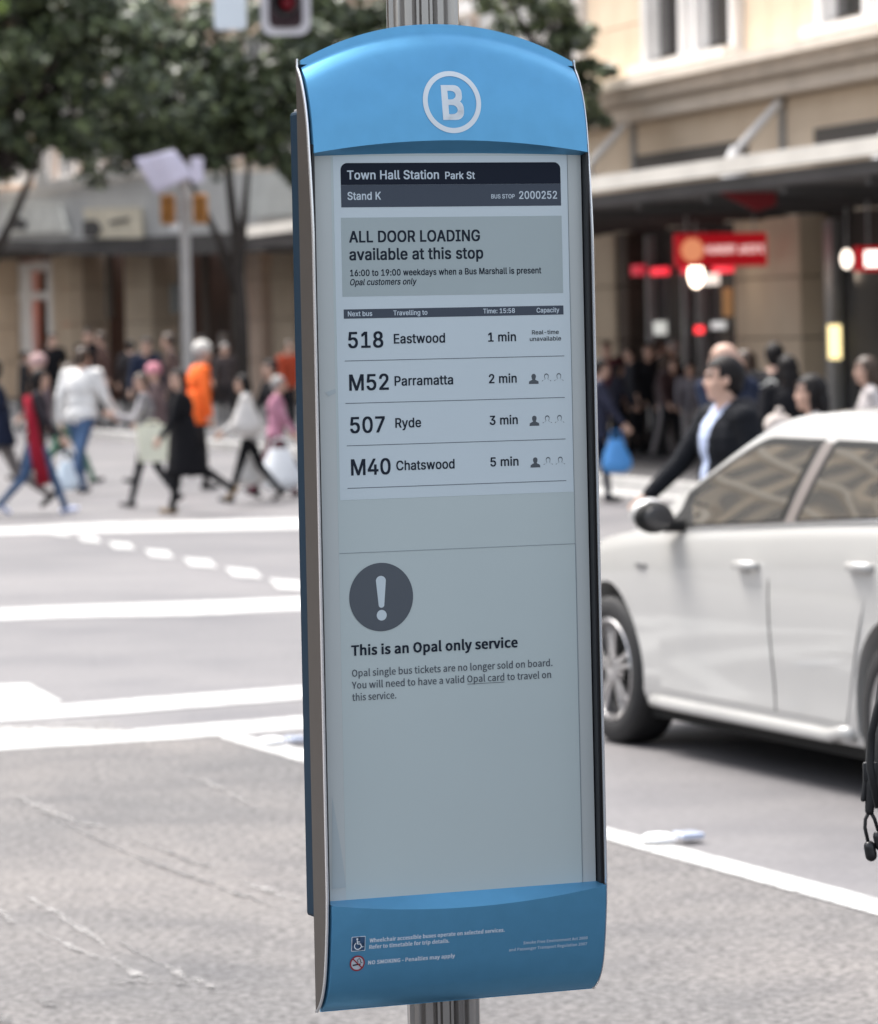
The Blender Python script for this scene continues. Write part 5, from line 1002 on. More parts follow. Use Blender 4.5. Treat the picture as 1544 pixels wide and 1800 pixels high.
near_p('child in fuzzy cream knitted hat just above the car roof', 1386, 715, 24.5, 1.32, 180, top=(.3, .2, .16), legs=DK, hair='brown', hat={'c': (.52, .46, .42), 'pom': True})
shopping_bag('white cloth bag hugged by the dark haired man', at(1356, 668, 36.4), .22, .36, .14, (.70, .70, .67), False, drop=.04)
# the young man in front, one arm reaching out
MAN = near_p('young man in black hooded jacket and pale blue shirt reaching forward', 1280, 609, 21.3, 1.725, 202, top=(.010, .011, .014), legs=(.03, .035, .05), hair='black', hood=(.02, .02, .024), inner=(.42, .48, .64),
       arms=(-8, 35), elbows=(30, 13), spread=(10, 4), vox=.0075, bulk=1.26, yaw_head=-18, lean=-1, coat=(.14, .02))
# ---------------------------------------------------------------- the white car
M_car = mat('car_paint', (0.43, 0.425, 0.41), 0.35, coat=0.8, coat_rough=0.07, var=0.015, scale=1)
M_cglass = mat('car_glass', (0.40, 0.375, 0.335), 0.03, metal=0.85, coat=.4, coat_rough=0.05)
M_rubber = mat('rubber', (0.014, 0.014, 0.015), 0.7)
M_alloy = mat('alloy', (0.50, 0.49, 0.49), 0.28, metal=0.85)
M_chrome = mat('chrome', (0.75, 0.75, 0.75), 0.12, metal=1.0)
M_gap = mat('door_gap', (0.012, 0.012, 0.012), 0.7, spec=.2)
fw = gnd(1080, 1310); cdir = Vector((-0.339, 0.941, 0)).normalized(); cl = Vector((-cdir.y, cdir.x, 0))   # left of travel faces the camera's left
CO = Vector((fw.x, fw.y, 0)) - cdir * 1.37 - cl * 0.905
car = empty('parked_car', CO, math.atan2(cdir.y, cdir.x)); tag(car, 'white four door saloon car on the lane to the right of the sign', 'car')
def interp(x, tb):
    """smooth interpolation through a table of (x, value), x ascending"""
    xs = [a for a, _ in tb]; ys = [c for _, c in tb]
    if x <= xs[0]: return ys[0]
    if x >= xs[-1]: return ys[-1]
    k = max(i for i in range(len(xs)) if xs[i] <= x); k = min(k, len(xs) - 2)
    h = xs[k + 1] - xs[k]; t = (x - xs[k]) / h
    def sl(i):
        if i <= 0: return (ys[1] - ys[0]) / (xs[1] - xs[0])
        if i >= len(xs) - 1: return (ys[-1] - ys[-2]) / (xs[-1] - xs[-2])
        return (ys[i + 1] - ys[i - 1]) / (xs[i + 1] - xs[i - 1])
    m0, m1 = sl(k) * h, sl(k + 1) * h
    return ys[k] * (2 * t ** 3 - 3 * t * t + 1) + m0 * (t ** 3 - 2 * t * t + t) + ys[k + 1] * (-2 * t ** 3 + 3 * t * t) + m1 * (t ** 3 - t * t)
def wid(x): return interp(x, [(-2.32, .60), (-2.22, .76), (-1.9, .86), (-1.4, .900), (-.6, .905), (.3, .905), (1.0, .905), (1.4, .895), (1.8, .86), (2.1, .76), (2.24, .62), (2.32, .40)])
def belt(x): return interp(x, [(-2.32, .88), (-2.2, 1.0), (-1.6, 1.06), (-1.0, 1.05), (0, 1.00), (.8, .955), (1.2, .925), (1.7, .86), (2.05, .77), (2.32, .62)])
def roofc(x):
    b_ = belt(x)
    g = interp(x, [(-1.95, .03), (-1.7, .12), (-1.2, .32), (-.7, .435), (-.2, .475), (.2, .455), (.55, .33), (.92, .155), (1.2, .035), (1.4, .028)])
    return b_ + max(g, .022)
def roofe(x): 
    g = roofc(x) - belt(x); return belt(x) + g * (.93 if g > .1 else .6)
def ybelt(x): return wid(x) - .045
def ygr(x, z):
    h = max(0, z - belt(x)); return ybelt(x) - h * (.42 + .34 * h) - .016 * min(1, h / .1) * (x + .35) ** 2
LOW = [(-.10, .19), (-.055, .20), (-.026, .26), (-.022, .36), (-.010, .50), (-.001, .63), (0, .74), (-.010, .85)]
def yside(x, z):
    if z >= belt(x): return ygr(x, z)
    tb = [(a, c) for c, a in [(q[0], q[1]) for q in LOW]] + [(belt(x), -.045)]
    tb = [(a, c) for a, c in tb if a < belt(x) - .03] + [(belt(x), -.045)]
    return wid(x) + interp(z, tb)
def section(x):
    P = [Vector((x, 0, .19))]
    bz = belt(x); lowz = [z for _, z in LOW if z < bz - .04]
    zb = interp(x, [(-2.32, .40), (-2.1, .24), (-1.8, .19), (1.8, .19), (2.1, .21), (2.32, .34)])
    for z in [q for _, q in LOW]:
        t = (z - .19) / (.85 - .19); zz = zb + t * (bz - .06 - zb); d = interp(z, [(a, c) for c, a in LOW])
        P.append(Vector((x, wid(x) + d, zz)))
    P.append(Vector((x, wid(x) - .022, bz - .028))); P.append(Vector((x, ybelt(x), bz)))
    re, rc = roofe(x), roofc(x); h = re - bz; ye = ygr(x, re)
    for k in (.15, .4, .7, .92): P.append(Vector((x, ygr(x, bz + h * k), bz + h * k)))
    for s in (.97, .9, .75, .5, .25): P.append(Vector((x, ye * s, re + (rc - re) * (1 - s * s))))
    P.append(Vector((x, 0, rc)))
    return P
xs = sorted(set([round(v, 3) for v in np.linspace(-2.32, 2.32, 75)]))
vs, fs = [], []
rows = []
for x in xs:
    P = section(x); ring = P + [Vector((p.x, -p.y, p.z)) for p in P[-2:0:-1]]
    rows.append(ring)
n = len(rows[0]); vs = [tuple(p) for r_ in rows for p in r_]
for i in range(len(rows) - 1):
    for j in range(n): fs.append((i * n + j, i * n + (j + 1) % n, (i + 1) * n + (j + 1) % n, (i + 1) * n + j))
fs.append(tuple(range(n))); fs.append(tuple((len(rows) - 1) * n + j for j in range(n))[::-1])
body = mk('body', vs, fs, [M_car, M_gap], car)
bm = bmesh.new(); bm.from_mesh(body.data); bmesh.ops.recalc_face_normals(bm, faces=bm.faces[:]); bm.to_mesh(body.data); bm.free()
AX = (1.45, -1.40); WR = .325
for ax in AX:
    for s in (1, -1):
        q = MB(); q.lathe([(-.24, .0001), (-.24, .375), (.24, .375), (.24, .0001)], 56, c=(ax, s * .86, WR + .012)); c_ = q.build('cut', M_gap, None)
        c_.matrix_world = car.matrix_world if False else Matrix.Identity(4)
        c_.parent = car
        md = body.modifiers.new('b', 'BOOLEAN'); md.operation = 'DIFFERENCE'; md.object = c_; md.solver = 'EXACT'
dg = bpy.context.evaluated_depsgraph_get(); dg.update()
me = bpy.data.meshes.new_from_object(body.evaluated_get(dg)); body.modifiers.clear()
body.data = me
for o in [o for o in bpy.data.objects if o.name.startswith('cut')]: bpy.data.objects.remove(o)
mi = []
for p in me.polygons:
    c = p.center; mi.append(1 if any(math.hypot(c.x - ax, c.z - WR - .012) < .370 and abs(c.y) < wid(c.x) + .02 and abs(c.y) > .55 for ax in AX) or c.z < .2 else 0)
me.materials.clear(); me.materials.append(M_car); me.materials.append(M_gap)
me.polygons.foreach_set('material_index', mi); me.polygons.foreach_set('use_smooth', [True] * len(mi)); me.set_sharp_from_angle(angle=rad(28))
# patches lying on the body side: polygon-bounded grids, raised by 'off'
def patch(name, xl, xr, zlo, zhi, off, m, s=1, nx=16, nz=12, parent=None, thick=.006, fn=yside):
    """xl/xr/zlo/zhi: functions or numbers; s=+1 left side"""
    f = lambda q, t: q(t) if callable(q) else q
    b = MB(); rows = []
    for j in range(nz + 1):
        t = j / nz; row = []
        for i in range(nx + 1):
            u = i / nx; x = f(xl, t) + (f(xr, t) - f(xl, t)) * u; z = f(zlo, x) + (f(zhi, x) - f(zlo, x)) * t
            row.append(Vector((x, s * (fn(x, z) + off), z)))
        rows.append(row)
    b.grid(rows)
    per = [rows[0][i] for i in range(nx + 1)] + [rows[j][nx] for j in range(1, nz + 1)] + [rows[nz][i] for i in range(nx - 1, -1, -1)] + [rows[j][0] for j in range(nz - 1, 0, -1)]
    b.grid([per + [per[0]], [p - Vector((0, s * thick * 2, 0)) for p in per] + [per[0] - Vector((0, s * thick * 2, 0))]])
    return b.build(name, m, parent or car, smooth=True, angle=30, merge=True)
dz = lambda x: belt(x) - .035
def seam(name, pts, s): 
    b = MB(); b.tube([(x, s * (yside(x, z) + .0015), z) for x, z in pts], .0042, 6); return b.build(name, M_gap, car)
handles = {}
for s in (1, -1):
    # side glass: black surround first, glass over it
    top_f = lambda x: min(belt(x) + (roofe(x) - belt(x)) * .90, 1.375)
    g1 = patch('window_surround', lambda t: -.36 - .03 * t, lambda t: .80 - .0 * t, lambda x: belt(x) + .004, lambda x: max(belt(x) + .006, top_f(x) - .02), .006, M_gap, s, 22, 8)
    patch('front_window', lambda t: -.315 - .02 * t, lambda t: .68, lambda x: belt(x) + .022, lambda x: max(belt(x) + .024, top_f(x) - .05), .011, M_cglass, s, 22, 8)
    patch('window_surround', lambda t: -1.42 + .25 * t, lambda t: -.46 - .045 * t, lambda x: belt(x) + .004, lambda x: top_f(x) - .02, .006, M_gap, s, 22, 8)
    patch('rear_window', lambda t: -1.36 + .22 * t, lambda t: -.50 - .045 * t, lambda x: belt(x) + .022, lambda x: top_f(x) - .05, .011, M_cglass, s, 22, 8)
    patch('door_pillar', lambda t: -.455 - .04 * t, lambda t: -.365 - .03 * t, lambda x: belt(x) + .006, lambda x: top_f(x) - .03, .009, mat('pillar_trim', (0.16, 0.14, 0.13), 0.35), s, 3, 8)
    b = MB(); b.tube([(x, s * (yside(x, belt(x) + .004) + .008), belt(x) + .006) for x in np.linspace(-1.40, .86, 30)], .008, 6); b.build('belt_trim', M_chrome, car, smooth=True)
    # doors stand 4 mm proud with real gaps round them
    arch = lambda ax, t: math.sqrt(max(0, .41 ** 2 - (max(0, .25 + .70 * t - (WR + .012))) ** 2))
    d1 = patch('front_door', lambda t: -.285, lambda t: .88 - .05 * t, .285, dz, .002, M_car, s, 18, 16)
    d2 = patch('rear_door', lambda t: -1.39 + max(.41, .0) * (1 - t) ** .7 * 1.05 + .02, lambda t: -.296, .285, dz, .002, M_car, s, 18, 16)
    seam('door_gap', [(-.2905, z) for z in np.linspace(.28, .955, 14)], s)
    for dd, hx in ((d1, -.10), (d2, -1.14)):
        hz = .845 if hx > -.5 else .885
        q = MB(); q.ell((hx + .02, s * (yside(hx, hz) - .010), hz - .012), (.085, .022, .036)); cup = q.build('handle_cup', M_gap if False else mat('cup_shade', (.24, .235, .23), .4), dd, smooth=True)
        q = MB(); q.tube([(hx - .10, s * (yside(hx, hz) + .010), hz + .004), (hx - .07, s * (yside(hx, hz) + .035), hz + .008), (hx + .07, s * (yside(hx, hz) + .035), hz + .006), (hx + .10, s * (yside(hx, hz) + .010), hz + .002)], [.014, .019, .019, .014], 10); q.build('handle', M_car, dd, smooth=True)
    # badge / side repeater
    q = MB(); q.box((1.02, s * (yside(1.02, .80) + .004), .80), (.11, .012, .022), bev=.003); q.build('badge', mat('badge_grey', (.22, .22, .22), .35, metal=.4), car)
    # sill strip
    q = MB(); q.tube([(x, s * (wid(x) - .035), .222 + .02 * (x < -.85)) for x in np.linspace(-.98, .98, 20)], [.030] * 20, 8); q.build('sill', M_car, car, smooth=True)
    # mirror
    q = MB(); q.cap((.64, s * .86, .985), (.66, s * .97, .985), .030, .026, 10); mo = q.build('mirror', M_gap, car, smooth=True)
    q = MB(); q.ell((.725, s * .985, 1.03), (.075, .088, .070), None, 20, 14); q.build('mirror_cap', M_car, mo, smooth=True)
    q = MB(); q.ell((.682, s * .985, 1.020), (.064, .086, .068), None, 20, 14); q.build('mirror_back', M_gap, mo, smooth=True)
    q = MB(); q.ell((.620, s * .985, 1.018), (.006, .068, .050), None, 16, 10); q.build('mirror_glass', M_glass, mo, smooth=True)
    q = MB(); q.prism([(.55, s * (ybelt(.55) + .004), belt(.55) + .02), (.84, s * (ybelt(.84) + .004), belt(.84) + .01), (.72, s * (yside(.72, 1.10) + .004), 1.09)], (0, s * .01, 0)); q.build('mirror_base', M_gap, car)
    # head and tail lights
    q = MB(); q.ell((2.10, s * .66, .66), (.20, .12, .075), Matrix.Rotation(rad(-s * 25), 3, 'Z'), 18, 10); q.build('headlight', mat('lamp_clear', (.6, .62, .65), .08, coat=1), car, smooth=True)
    q = MB(); q.ell((-2.20, s * .64, .88), (.12, .16, .09), None, 18, 10); q.build('tail_light', mat('lamp_red', (.35, .01, .01), .15, coat=1), car, smooth=True)
# windscreens
def screen(name, x0, x1, off=.006):
    b = MB(); rows = []
    for i in range(13):
        x = x0 + (x1 - x0) * i / 12; re, rc = roofe(x), roofc(x); ye = ygr(x, re) - .05; row = []
        for j in range(17):
            s = -1 + 2 * j / 16; row.append(Vector((x, ye * s, re + (rc - re) * (1 - (s * ye / (ye + .05)) ** 2) + off)))
        rows.append(row)
    b.grid(rows); return b.build(name, M_cglass, car, smooth=True)
screen('windscreen', .34, 1.12); screen('rear_screen', -1.82, -1.05)
q = MB(); q.tube([(.05, s_, roofc(.05) + .006) for s_ in (-.02, .02)], .01, 6); q.build('aerial', M_gap, car)
q = MB(); q.box((2.30, 0, .50), (.05, .9, .16), bev=.02); q.build('grille', M_gap, car)
q = MB(); q.box((2.335, 0, .40), (.012, .37, .12), bev=.004); q.build('number_plate', M_white, car)
q = MB(); q.box((-2.325, 0, .78), (.02, .37, .12), bev=.004); q.build('number_plate', M_white, car)
# wheels
def wheel(ax, s, steer=0):
    R = .325
    w_ = empty('wheel', (ax, s * .79, R)); w_.parent = car; w_.rotation_euler = (0, 0, rad(steer) + (0 if s > 0 else PI))
    q = MB(); q.lathe([(-.10, .215), (-.108, .25), (-.105, .30), (-.085, .319), (-.05, .3245), (.05, .3245), (.085, .319), (.105, .30), (.108, .25), (.10, .222), (.09, .218)], 64); q.build('tyre', M_rubber, w_, smooth=True)
    q = MB(); q.lathe([(-.09, .218), (.085, .220), (.100, .226), (.106, .220), (.100, .208), (.070, .200), (.02, .19), (-.05, .18)], 64)
    q.lathe([(.02, .0001), (.02, .19)], 40, mi=1)
    for k in range(5):
        for dlt in (-9, 9):
            a = 2 * PI * k / 5 + rad(dlt) + .3; c, sn = math.cos(a), math.sin(a); rt = Matrix.Rotation(-a, 3, 'Y')
            q.box(rt @ Vector((.125, .078, 0)), (.16, .024, .026), rt, bev=.006)
    q.lathe([(.06, .062), (.09, .055), (.097, .040), (.098, .0001)], 24)
    q.build('rim', [M_alloy, M_gap], w_, smooth=True, angle=35)
wheel(AX[0], 1, 3); wheel(AX[1], 1); wheel(AX[0], -1, 3); wheel(AX[1], -1)
q = MB(); q.box((0, 0, .165), (3.9, 1.62, .05)); q.build('shading_underbody', M_gap, car)  # black slab, widened to deepen the shade beneath the car

# ---------------------------------------------------------------- the bus stop sign
TH = rad(21.9); D0 = 6.9
SX = Vector((math.cos(TH), math.sin(TH), 0)); SY = Vector((-math.sin(TH), math.cos(TH), 0))
sign = empty('bus_stop_sign', (0.034 * SX.x, D0 + 0.034 * SX.y, 0.13), TH)
tag(sign, 'tall blue bus stop sign with electronic paper timetable on a fluted metal post', 'bus stop sign')
SO = sign.location.copy()
def sg(u, v, y=0.0):
    """local (x, z) where the view through a picture point meets the sign plane lying y behind the front"""
    r_ = ray(u, v); C = Vector((0, 0, EYE)); nrm = SY; t = ((SO + SY * y) - C).dot(nrm) / r_.dot(nrm)
    p = C + r_ * t - SO; return p.dot(SX), p.z
for q_ in ((548, 270), (1040, 268), (552, 900), (1054, 900), (572, 1590), (1065, 1553), (527, 97), (760, 42), (1020, 100), (553, 1775), (1068, 1700), (800, 178)):
    print('SG', q_, [round(t, 4) for t in sg(*q_)])
M_blue = mat('sign_blue', (0.125, 0.375, 0.615), 0.40, metal=0.60, spec=.3, coat=0.0, coat_rough=0.35, var=0.03, scale=30, bump=0.04, bscale=600, bdist=0.001)
M_navy = mat('sign_navy', (0.001, 0.017, 0.036), 0.5, spec=.12, var=0.05, scale=9)
M_bronze = mat('frame_bronze', (0.060, 0.051, 0.044), 0.42, metal=0.45, bump=0.05, bscale=300, bdist=0.001, var=0.03, scale=40)
M_edge = mat('frame_edge', (0.72, 0.72, 0.74), 0.22, metal=0.75)
M_blackin = mat('recess_black', (0.012, 0.013, 0.016), 0.4)
M_alu = mat('brushed_pole', (0.40, 0.385, 0.375), 0.24, metal=1.0, var=0.10, scale=14, aniso=(1, 1, 0.05))
HW = 0.2565                # half width between the outer faces of the side frames
ZT = sg(760, 42, .06)[1]; ZB = sg(553, 1775, .06)[1]
DEP = 0.066
# side frame profile in (y, z): front edge bows back at the top and bottom
zt_l = sg(523, 103, DEP)[1]; zb_l = sg(560, 1780, DEP)[1]
def prof_y(z):
    """how far the front surface lies behind the front plane at height z"""
    a = max(0.0, (z - (zt_l - .135)) / .135); c = max(0.0, ((zb_l + .085) - z) / .085)
    y = DEP * .93 * (1 - math.sqrt(max(0, 1 - min(a, 1) ** 2.3))) + DEP * .62 * (1 - math.sqrt(max(0, 1 - min(c, 1) ** 2.6)))
    y += .032 * max(0, (z - (zt_l - .30)) / .30) ** 1.3 + .034 * max(0, ((zb_l + .20) - z) / .20) ** 1.6
    return min(y, DEP - .003)
zs = [zb_l + (zt_l - zb_l) * t for t in list(np.linspace(0, .06, 22)) + list(np.linspace(.068, .90, 30)) + list(np.linspace(.905, 1.0, 34))]
for s in (-1, 1):
    b = MB(); x0, x1 = s * HW, s * (HW - .0045)
    rows = []
    for z in zs:
        y = prof_y(z) - .001
        yb = DEP if s < 0 or True else DEP
        rows.append([Vector((x0, yb, z)), Vector((x0, y + .0065, z))])
    b.grid(rows); b.grid([[Vector((x1, DEP, z)), Vector((x1, prof_y(z) + .0045, z))] for z in zs])
    b.grid([[Vector((x0, DEP, z)), Vector((x1, DEP, z))] for z in zs])
    b.build('side_frame', M_bronze, sign, smooth=True, angle=40)
    # rounded bright nose running up the front edge of the frame
    b = MB(); rows = []
    for z in zs:
        y = prof_y(z) - .001; row = []
        for k in range(7):
            t = PI * k / 6; row.append(Vector(((x0 + x1) / 2 - s * -math.cos(t) * .00225 * -1, y + .0065 - .0065 * math.sin(t), z)))
        rows.append(row)
    b.grid(rows); b.build('frame_nose', M_edge, sign, smooth=True)
IW = HW - .0048            # inner half width
LEFT_BOT = sg(552, 270)[1]
zA_side = (sg(552, 269)[1] + sg(1036, 267)[1]) / 2; zA_mid = sg(800, 246)[1]
zC_side = (sg(580, 1592)[1] + sg(1063, 1555)[1]) / 2; zC_mid = sg(720, 1602)[1]
REC = 0.030
def arch_top(x):           # top outline of the crown panel
    t = x / IW; return zt_l - .004 + (ZT - zt_l + .004) * (1 - abs(t) ** 2.1)
PO = .008; PW = IW - .0025
def top_y(x, z):
    z1 = arch_top(x); ze = zt_l - (z1 - z) * (.135 / (.135 + .5 * (z1 - zt_l))); return prof_y(min(ze, zt_l)) + .0005 - PO * min(1, (z1 - z) / .05 + .25)
def panel_top():
    b = MB(); rows = []; nx = 48
    for j in range(31):
        t = j / 30; row = []
        for i in range(nx + 1):
            x = -PW + 2 * PW * i / nx
            z0 = zA_side + (zA_mid - zA_side) * (1 - (x / IW) ** 2); z1 = arch_top(x)
            z = z0 + (z1 - z0) * (1 - (1 - t) ** 1.5)
            y = top_y(x, z)   # depth follows the height measured against this column's own top
            row.append(Vector((x, y, z)))
        rows.append(row)
    b.grid(rows)
    # sloping underside back to the display
    b.grid([rows[0], [Vector((p.x, REC * .9, zA_side - .004 + .004 * (1 - (p.x / IW) ** 2))) for p in rows[0]]])
    # cap over the top
    b.grid([rows[-1], [Vector((p.x, DEP, p.z - .0005)) for p in rows[-1]]])
    # cheeks
    for col in (0, -1):
        b.grid([[r_[col] for r_ in rows], [Vector((r_[col].x, DEP, r_[col].z)) for r_ in rows]])
    return b.build('top_panel', M_blue, sign, smooth=True, angle=45, merge=True)
tp_ = panel_top()
def bot_edge(x): return zb_l + .001
def bot_y(z): return prof_y(z) + .0005 - PO * min(1, (z - zb_l) / .05 + .25)
def panel_bot():
    b = MB(); rows = []; nx = 48
    for j in range(61):
        t = (j / 60); row = []
        for i in range(nx + 1):
            x = -PW + 2 * PW * i / nx
            z1 = zC_side + (zC_mid - zC_side) * (1 - abs(x / IW) ** 2); z0 = bot_edge(x)
            z = z0 + (z1 - z0) * t ** 1.5; row.append(Vector((x, bot_y(z), z)))
        rows.append(row)
    b.grid(rows)
    b.grid([rows[-1], [Vector((p.x, REC * .9, zC_side + .0030)) for p in rows[-1]]])
    b.grid([rows[0], [Vector((p.x, DEP, p.z)) for p in rows[0]]])
    for col in (0, -1): b.grid([[r_[col] for r_ in rows], [Vector((r_[col].x, DEP, r_[col].z)) for r_ in rows]])
    return b.build('bottom_panel', M_blue, sign, smooth=True, angle=45, merge=True)
bp_ = panel_bot()
# back of the case and inner walls of the display recess
b = MB(); b.box((0, DEP - .004, (zt_l + zb_l) / 2), (2 * IW, .006, zt_l - zb_l - .02)); b.build('back_plate', M_navy, sign)
b = MB()
for s in (-1, 1): b.box((s * (IW - .0022), REC * .5 + .007, (zA_side + zC_side) / 2), (.004, REC - .004, zA_side - zC_side + .03))
b.box((0, REC + .004, (zA_side + zC_side) / 2), (2 * IW - .002, .004, zA_side - zC_side + .04)); b.build('recess_lining', M_blackin, sign)
# display glass and electronic paper
M_epaper = mat('epaper', (0.49, 0.565, 0.565), 0.42, coat=0.35, coat_rough=0.12, var=0.012, scale=3, bump=0.02, bscale=900, bdist=0.0005)
M_epaper_l = mat('epaper_light', (0.57, 0.655, 0.695), 0.42, coat=0.35, coat_rough=0.12, var=0.012, scale=4)
M_edgeg = mat('epaper_border', (0.51, 0.55, 0.545), 0.35, coat=0.5, coat_rough=0.08)
YD = REC - .004
b = MB(); b.box((0, REC, (zA_side + zC_side) / 2), (2 * IW - .012, .006, zA_side - zC_side + .02)); disp = b.build('display', M_edgeg, sign)
def rect(name, x0, x1, z0, z1, y, m, parent=None, rr=0, th=.0002, top_only=False):
    if rr:
        P = []
        for (cx_, cz_, a0) in ((x1 - rr, z1 - rr, 0), (x0 + rr, z1 - rr, 90)):
            for k in range(9): t = rad(a0 + 90 * k / 8); P.append((cx_ + rr * math.cos(t), y, cz_ + rr * math.sin(t)))
        if top_only: P += [(x0, y, z0), (x1, y, z0)]
        else:
            for (cx_, cz_, a0) in ((x0 + rr, z0 + rr, 180), (x1 - rr, z0 + rr, 270)):
                for k in range(9): t = rad(a0 + 90 * k / 8); P.append((cx_ + rr * math.cos(t), y, cz_ + rr * math.sin(t)))
    else: P = [(x1, y, z1), (x0, y, z1), (x0, y, z0), (x1, y, z0)]
    b = MB(); b.prism(P, (0, th, 0)); return b.build(name, m, parent or disp)
YF = YD + .0008
xl_, xr_ = sg(588, 600, YF)[0], sg(1004, 600, YF)[0]
zd1, zd0 = zA_side, zC_side + .001
rect('epaper_sheet', xl_, xr_, zd0, zd1, YF, M_epaper)
rect('page_field', sg(592, 600, YF)[0], xr_ - .0008, sg(800, 872, YF)[1], sg(800, 274, YF)[1], YF - .0003, M_epaper_l)
M_line = mat('hairline', (0.10, 0.12, 0.14), 0.5); M_line2 = mat('hairline_pale', (0.23, 0.27, 0.30), 0.5)
rect('seam_line', xr_ - .0003, xr_ + .0005, zd0, zd1, YF - .0007, M_line2)
YP = YF - .0006            # print lies here
INK = mat('ink_dark', (0.016, 0.021, 0.034), 0.6, spec=.08); INK2 = mat('ink_mid', (0.075, 0.09, 0.115), 0.6, spec=.08); INKT = mat('ink_text', (0.020, 0.027, 0.040), 0.6, spec=.08)
PALE = mat('ink_pale', (0.58, 0.66, 0.72), 0.5, spec=.1); NOTE = mat('notice_grey', (0.375, 0.445, 0.455), 0.42, coat=.35, coat_rough=.12, var=.015, scale=5)
INKP = mat('ink_plain', (0.075, 0.09, 0.11), 0.5); INKG = mat('ink_icon', (0.07, 0.085, 0.10), 0.5)
def X(u, v=600, y=None): return sg(u, v, YP if y is None else y)[0]
def Zp(u, v, y=None): return sg(u, v, YP if y is None else y)[1]
def zavg(u0, v0, u1, v1): return (Zp(u0, v0) + Zp(u1, v1)) / 2
hx0, hx1 = X(599.5, 330), X(986, 325)
zh1, zhm, zh0 = zavg(599, 285.5, 986, 285.5), zavg(600, 324.4, 986, 323), zavg(600, 364, 987, 361.5)
rect('header_bar', hx0, hx1, zhm, zh1, YP, INK, rr=.012, top_only=True); rect('stand_bar', hx0, hx1, zh0, zhm - .0002, YP, INK2)
rect('notice_panel', X(601, 450), X(989, 450), zavg(603, 521, 990, 515), zavg(601, 382, 988, 379.5), YP, NOTE)
rect('table_header', X(604.5, 550), X(991, 550), zavg(604, 559.8, 991, 553), zavg(604, 543.6, 991, 537), YP, INK2)
def T(name, s, u0, v0, u1, v1, cap, m, bold=0.0, shear=0.0, parent=None, yp=None, font='Ab', bld_=None):
    y = (YP if yp is None else yp) - .0002
    x0, z0 = sg(u0, v0, y); x1, z1 = sg(u1, v1, y); k = 7.0 / F
    return lettering(name, s, x0, x1, (z0 + z1) / 2, cap * k, y, m, parent or disp, font, shear, bld_)
T('text_line', 'Town Hall Station', 610.5, 314.8, 772, 314.2, 15, PALE, .018)
T('text_line', 'Park St', 783, 314.4, 835.3, 314, 12.4, PALE, .018)
T('text_line', 'Stand K', 611.2, 351, 670, 350.4, 13.2, PALE, .022)
T('text_line', 'BUS STOP', 864, 348.7, 905.2, 348.2, 7.2, PALE, .028)
T('text_line', '2000252', 913, 349.5, 979.7, 348.6, 13.2, PALE, .022)
T('text_line', 'ALL DOOR LOADING', 614, 425.4, 844.3, 423.6, 19.2, INKT, bld_=.023)
T('text_line', 'available at this stop', 614.4, 456.9, 850, 454, 19.6, INKT, bld_=.021)
T('text_line', '16:00 to 19:00 weekdays when a Bus Marshall is present', 615.7, 484.7, 952, 480.6, 10.7, INKT, bld_=.020)
T('text_line', 'Opal customers only', 615.7, 501.2, 733, 499.6, 10.6, INKT, .022, .22)
T('text_line', 'Next bus', 611.8, 555.8, 654.6, 555, 8.2, PALE, .024); T('text_line', 'Travelling to', 691.8, 554, 751.7, 553, 8.2, PALE, .024)
T('text_line', 'Time: 15:58', 849.8, 550.8, 905.5, 549.6, 8.0, PALE, .024); T('text_line', 'Capacity', 943.7, 549.2, 983.6, 548.4, 8.0, PALE, .024)
ROWS = [('518', 612.5, 674.3, 611.0, 'Eastwood', 692.8, 782.8, 602.6, '1 min', 858.6, 907.5, 599.7),
        ('M52', 614.4, 684.0, 685.6, 'Parramatta', 694.0, 797.0, 676.5, '2 min', 859.9, 908.8, 672.8),
        ('507', 616.0, 677.2, 760.4, 'Ryde', 695.4, 740.7, 751.0, '3 min', 861.2, 910.7, 745.8),
        ('M40', 617.6, 687.3, 834.4, 'Chatswood', 697.0, 799.6, 824.9, '5 min', 862.5, 912.0, 818.9)]
for i, (n_, a, c, vb, d, e, f_, vd, g_, h_, k_, vm) in enumerate(ROWS):
    T('route_number', n_, a, vb + .4, c, vb - .8, 27.0, INKT, .020)
    T('destination', d, e, vd + .7, f_, vd - .7, 16.2, INKT, .018)
    T('minutes', g_, h_, vm + .4, k_, vm - .4, 15.4, INKT, .018)
T('text_line', 'Real-time', 935.6, 587.8, 982.6, 586.6, 7.2, INKT, bld_=.008); T('text_line', 'unavailable', 931.8, 599.2, 986.8, 598, 7.2, INKT, bld_=.008)
for (u0, v0, u1, v1) in ((606.3, 634.3, 992.3, 625.6), (607.6, 708.8, 993.3, 698.8), (609.9, 783.6, 994.6, 771.6), (611.2, 858.7, 995.9, 844.5)):
    zz = zavg(u0, v0, u1, v1); rect('row_rule', X(u0, v0), X(u1, v1), zz - .0006, zz + .0006, YP, M_line2 if False else mat('rule_grey', (.12, .145, .17), .5))
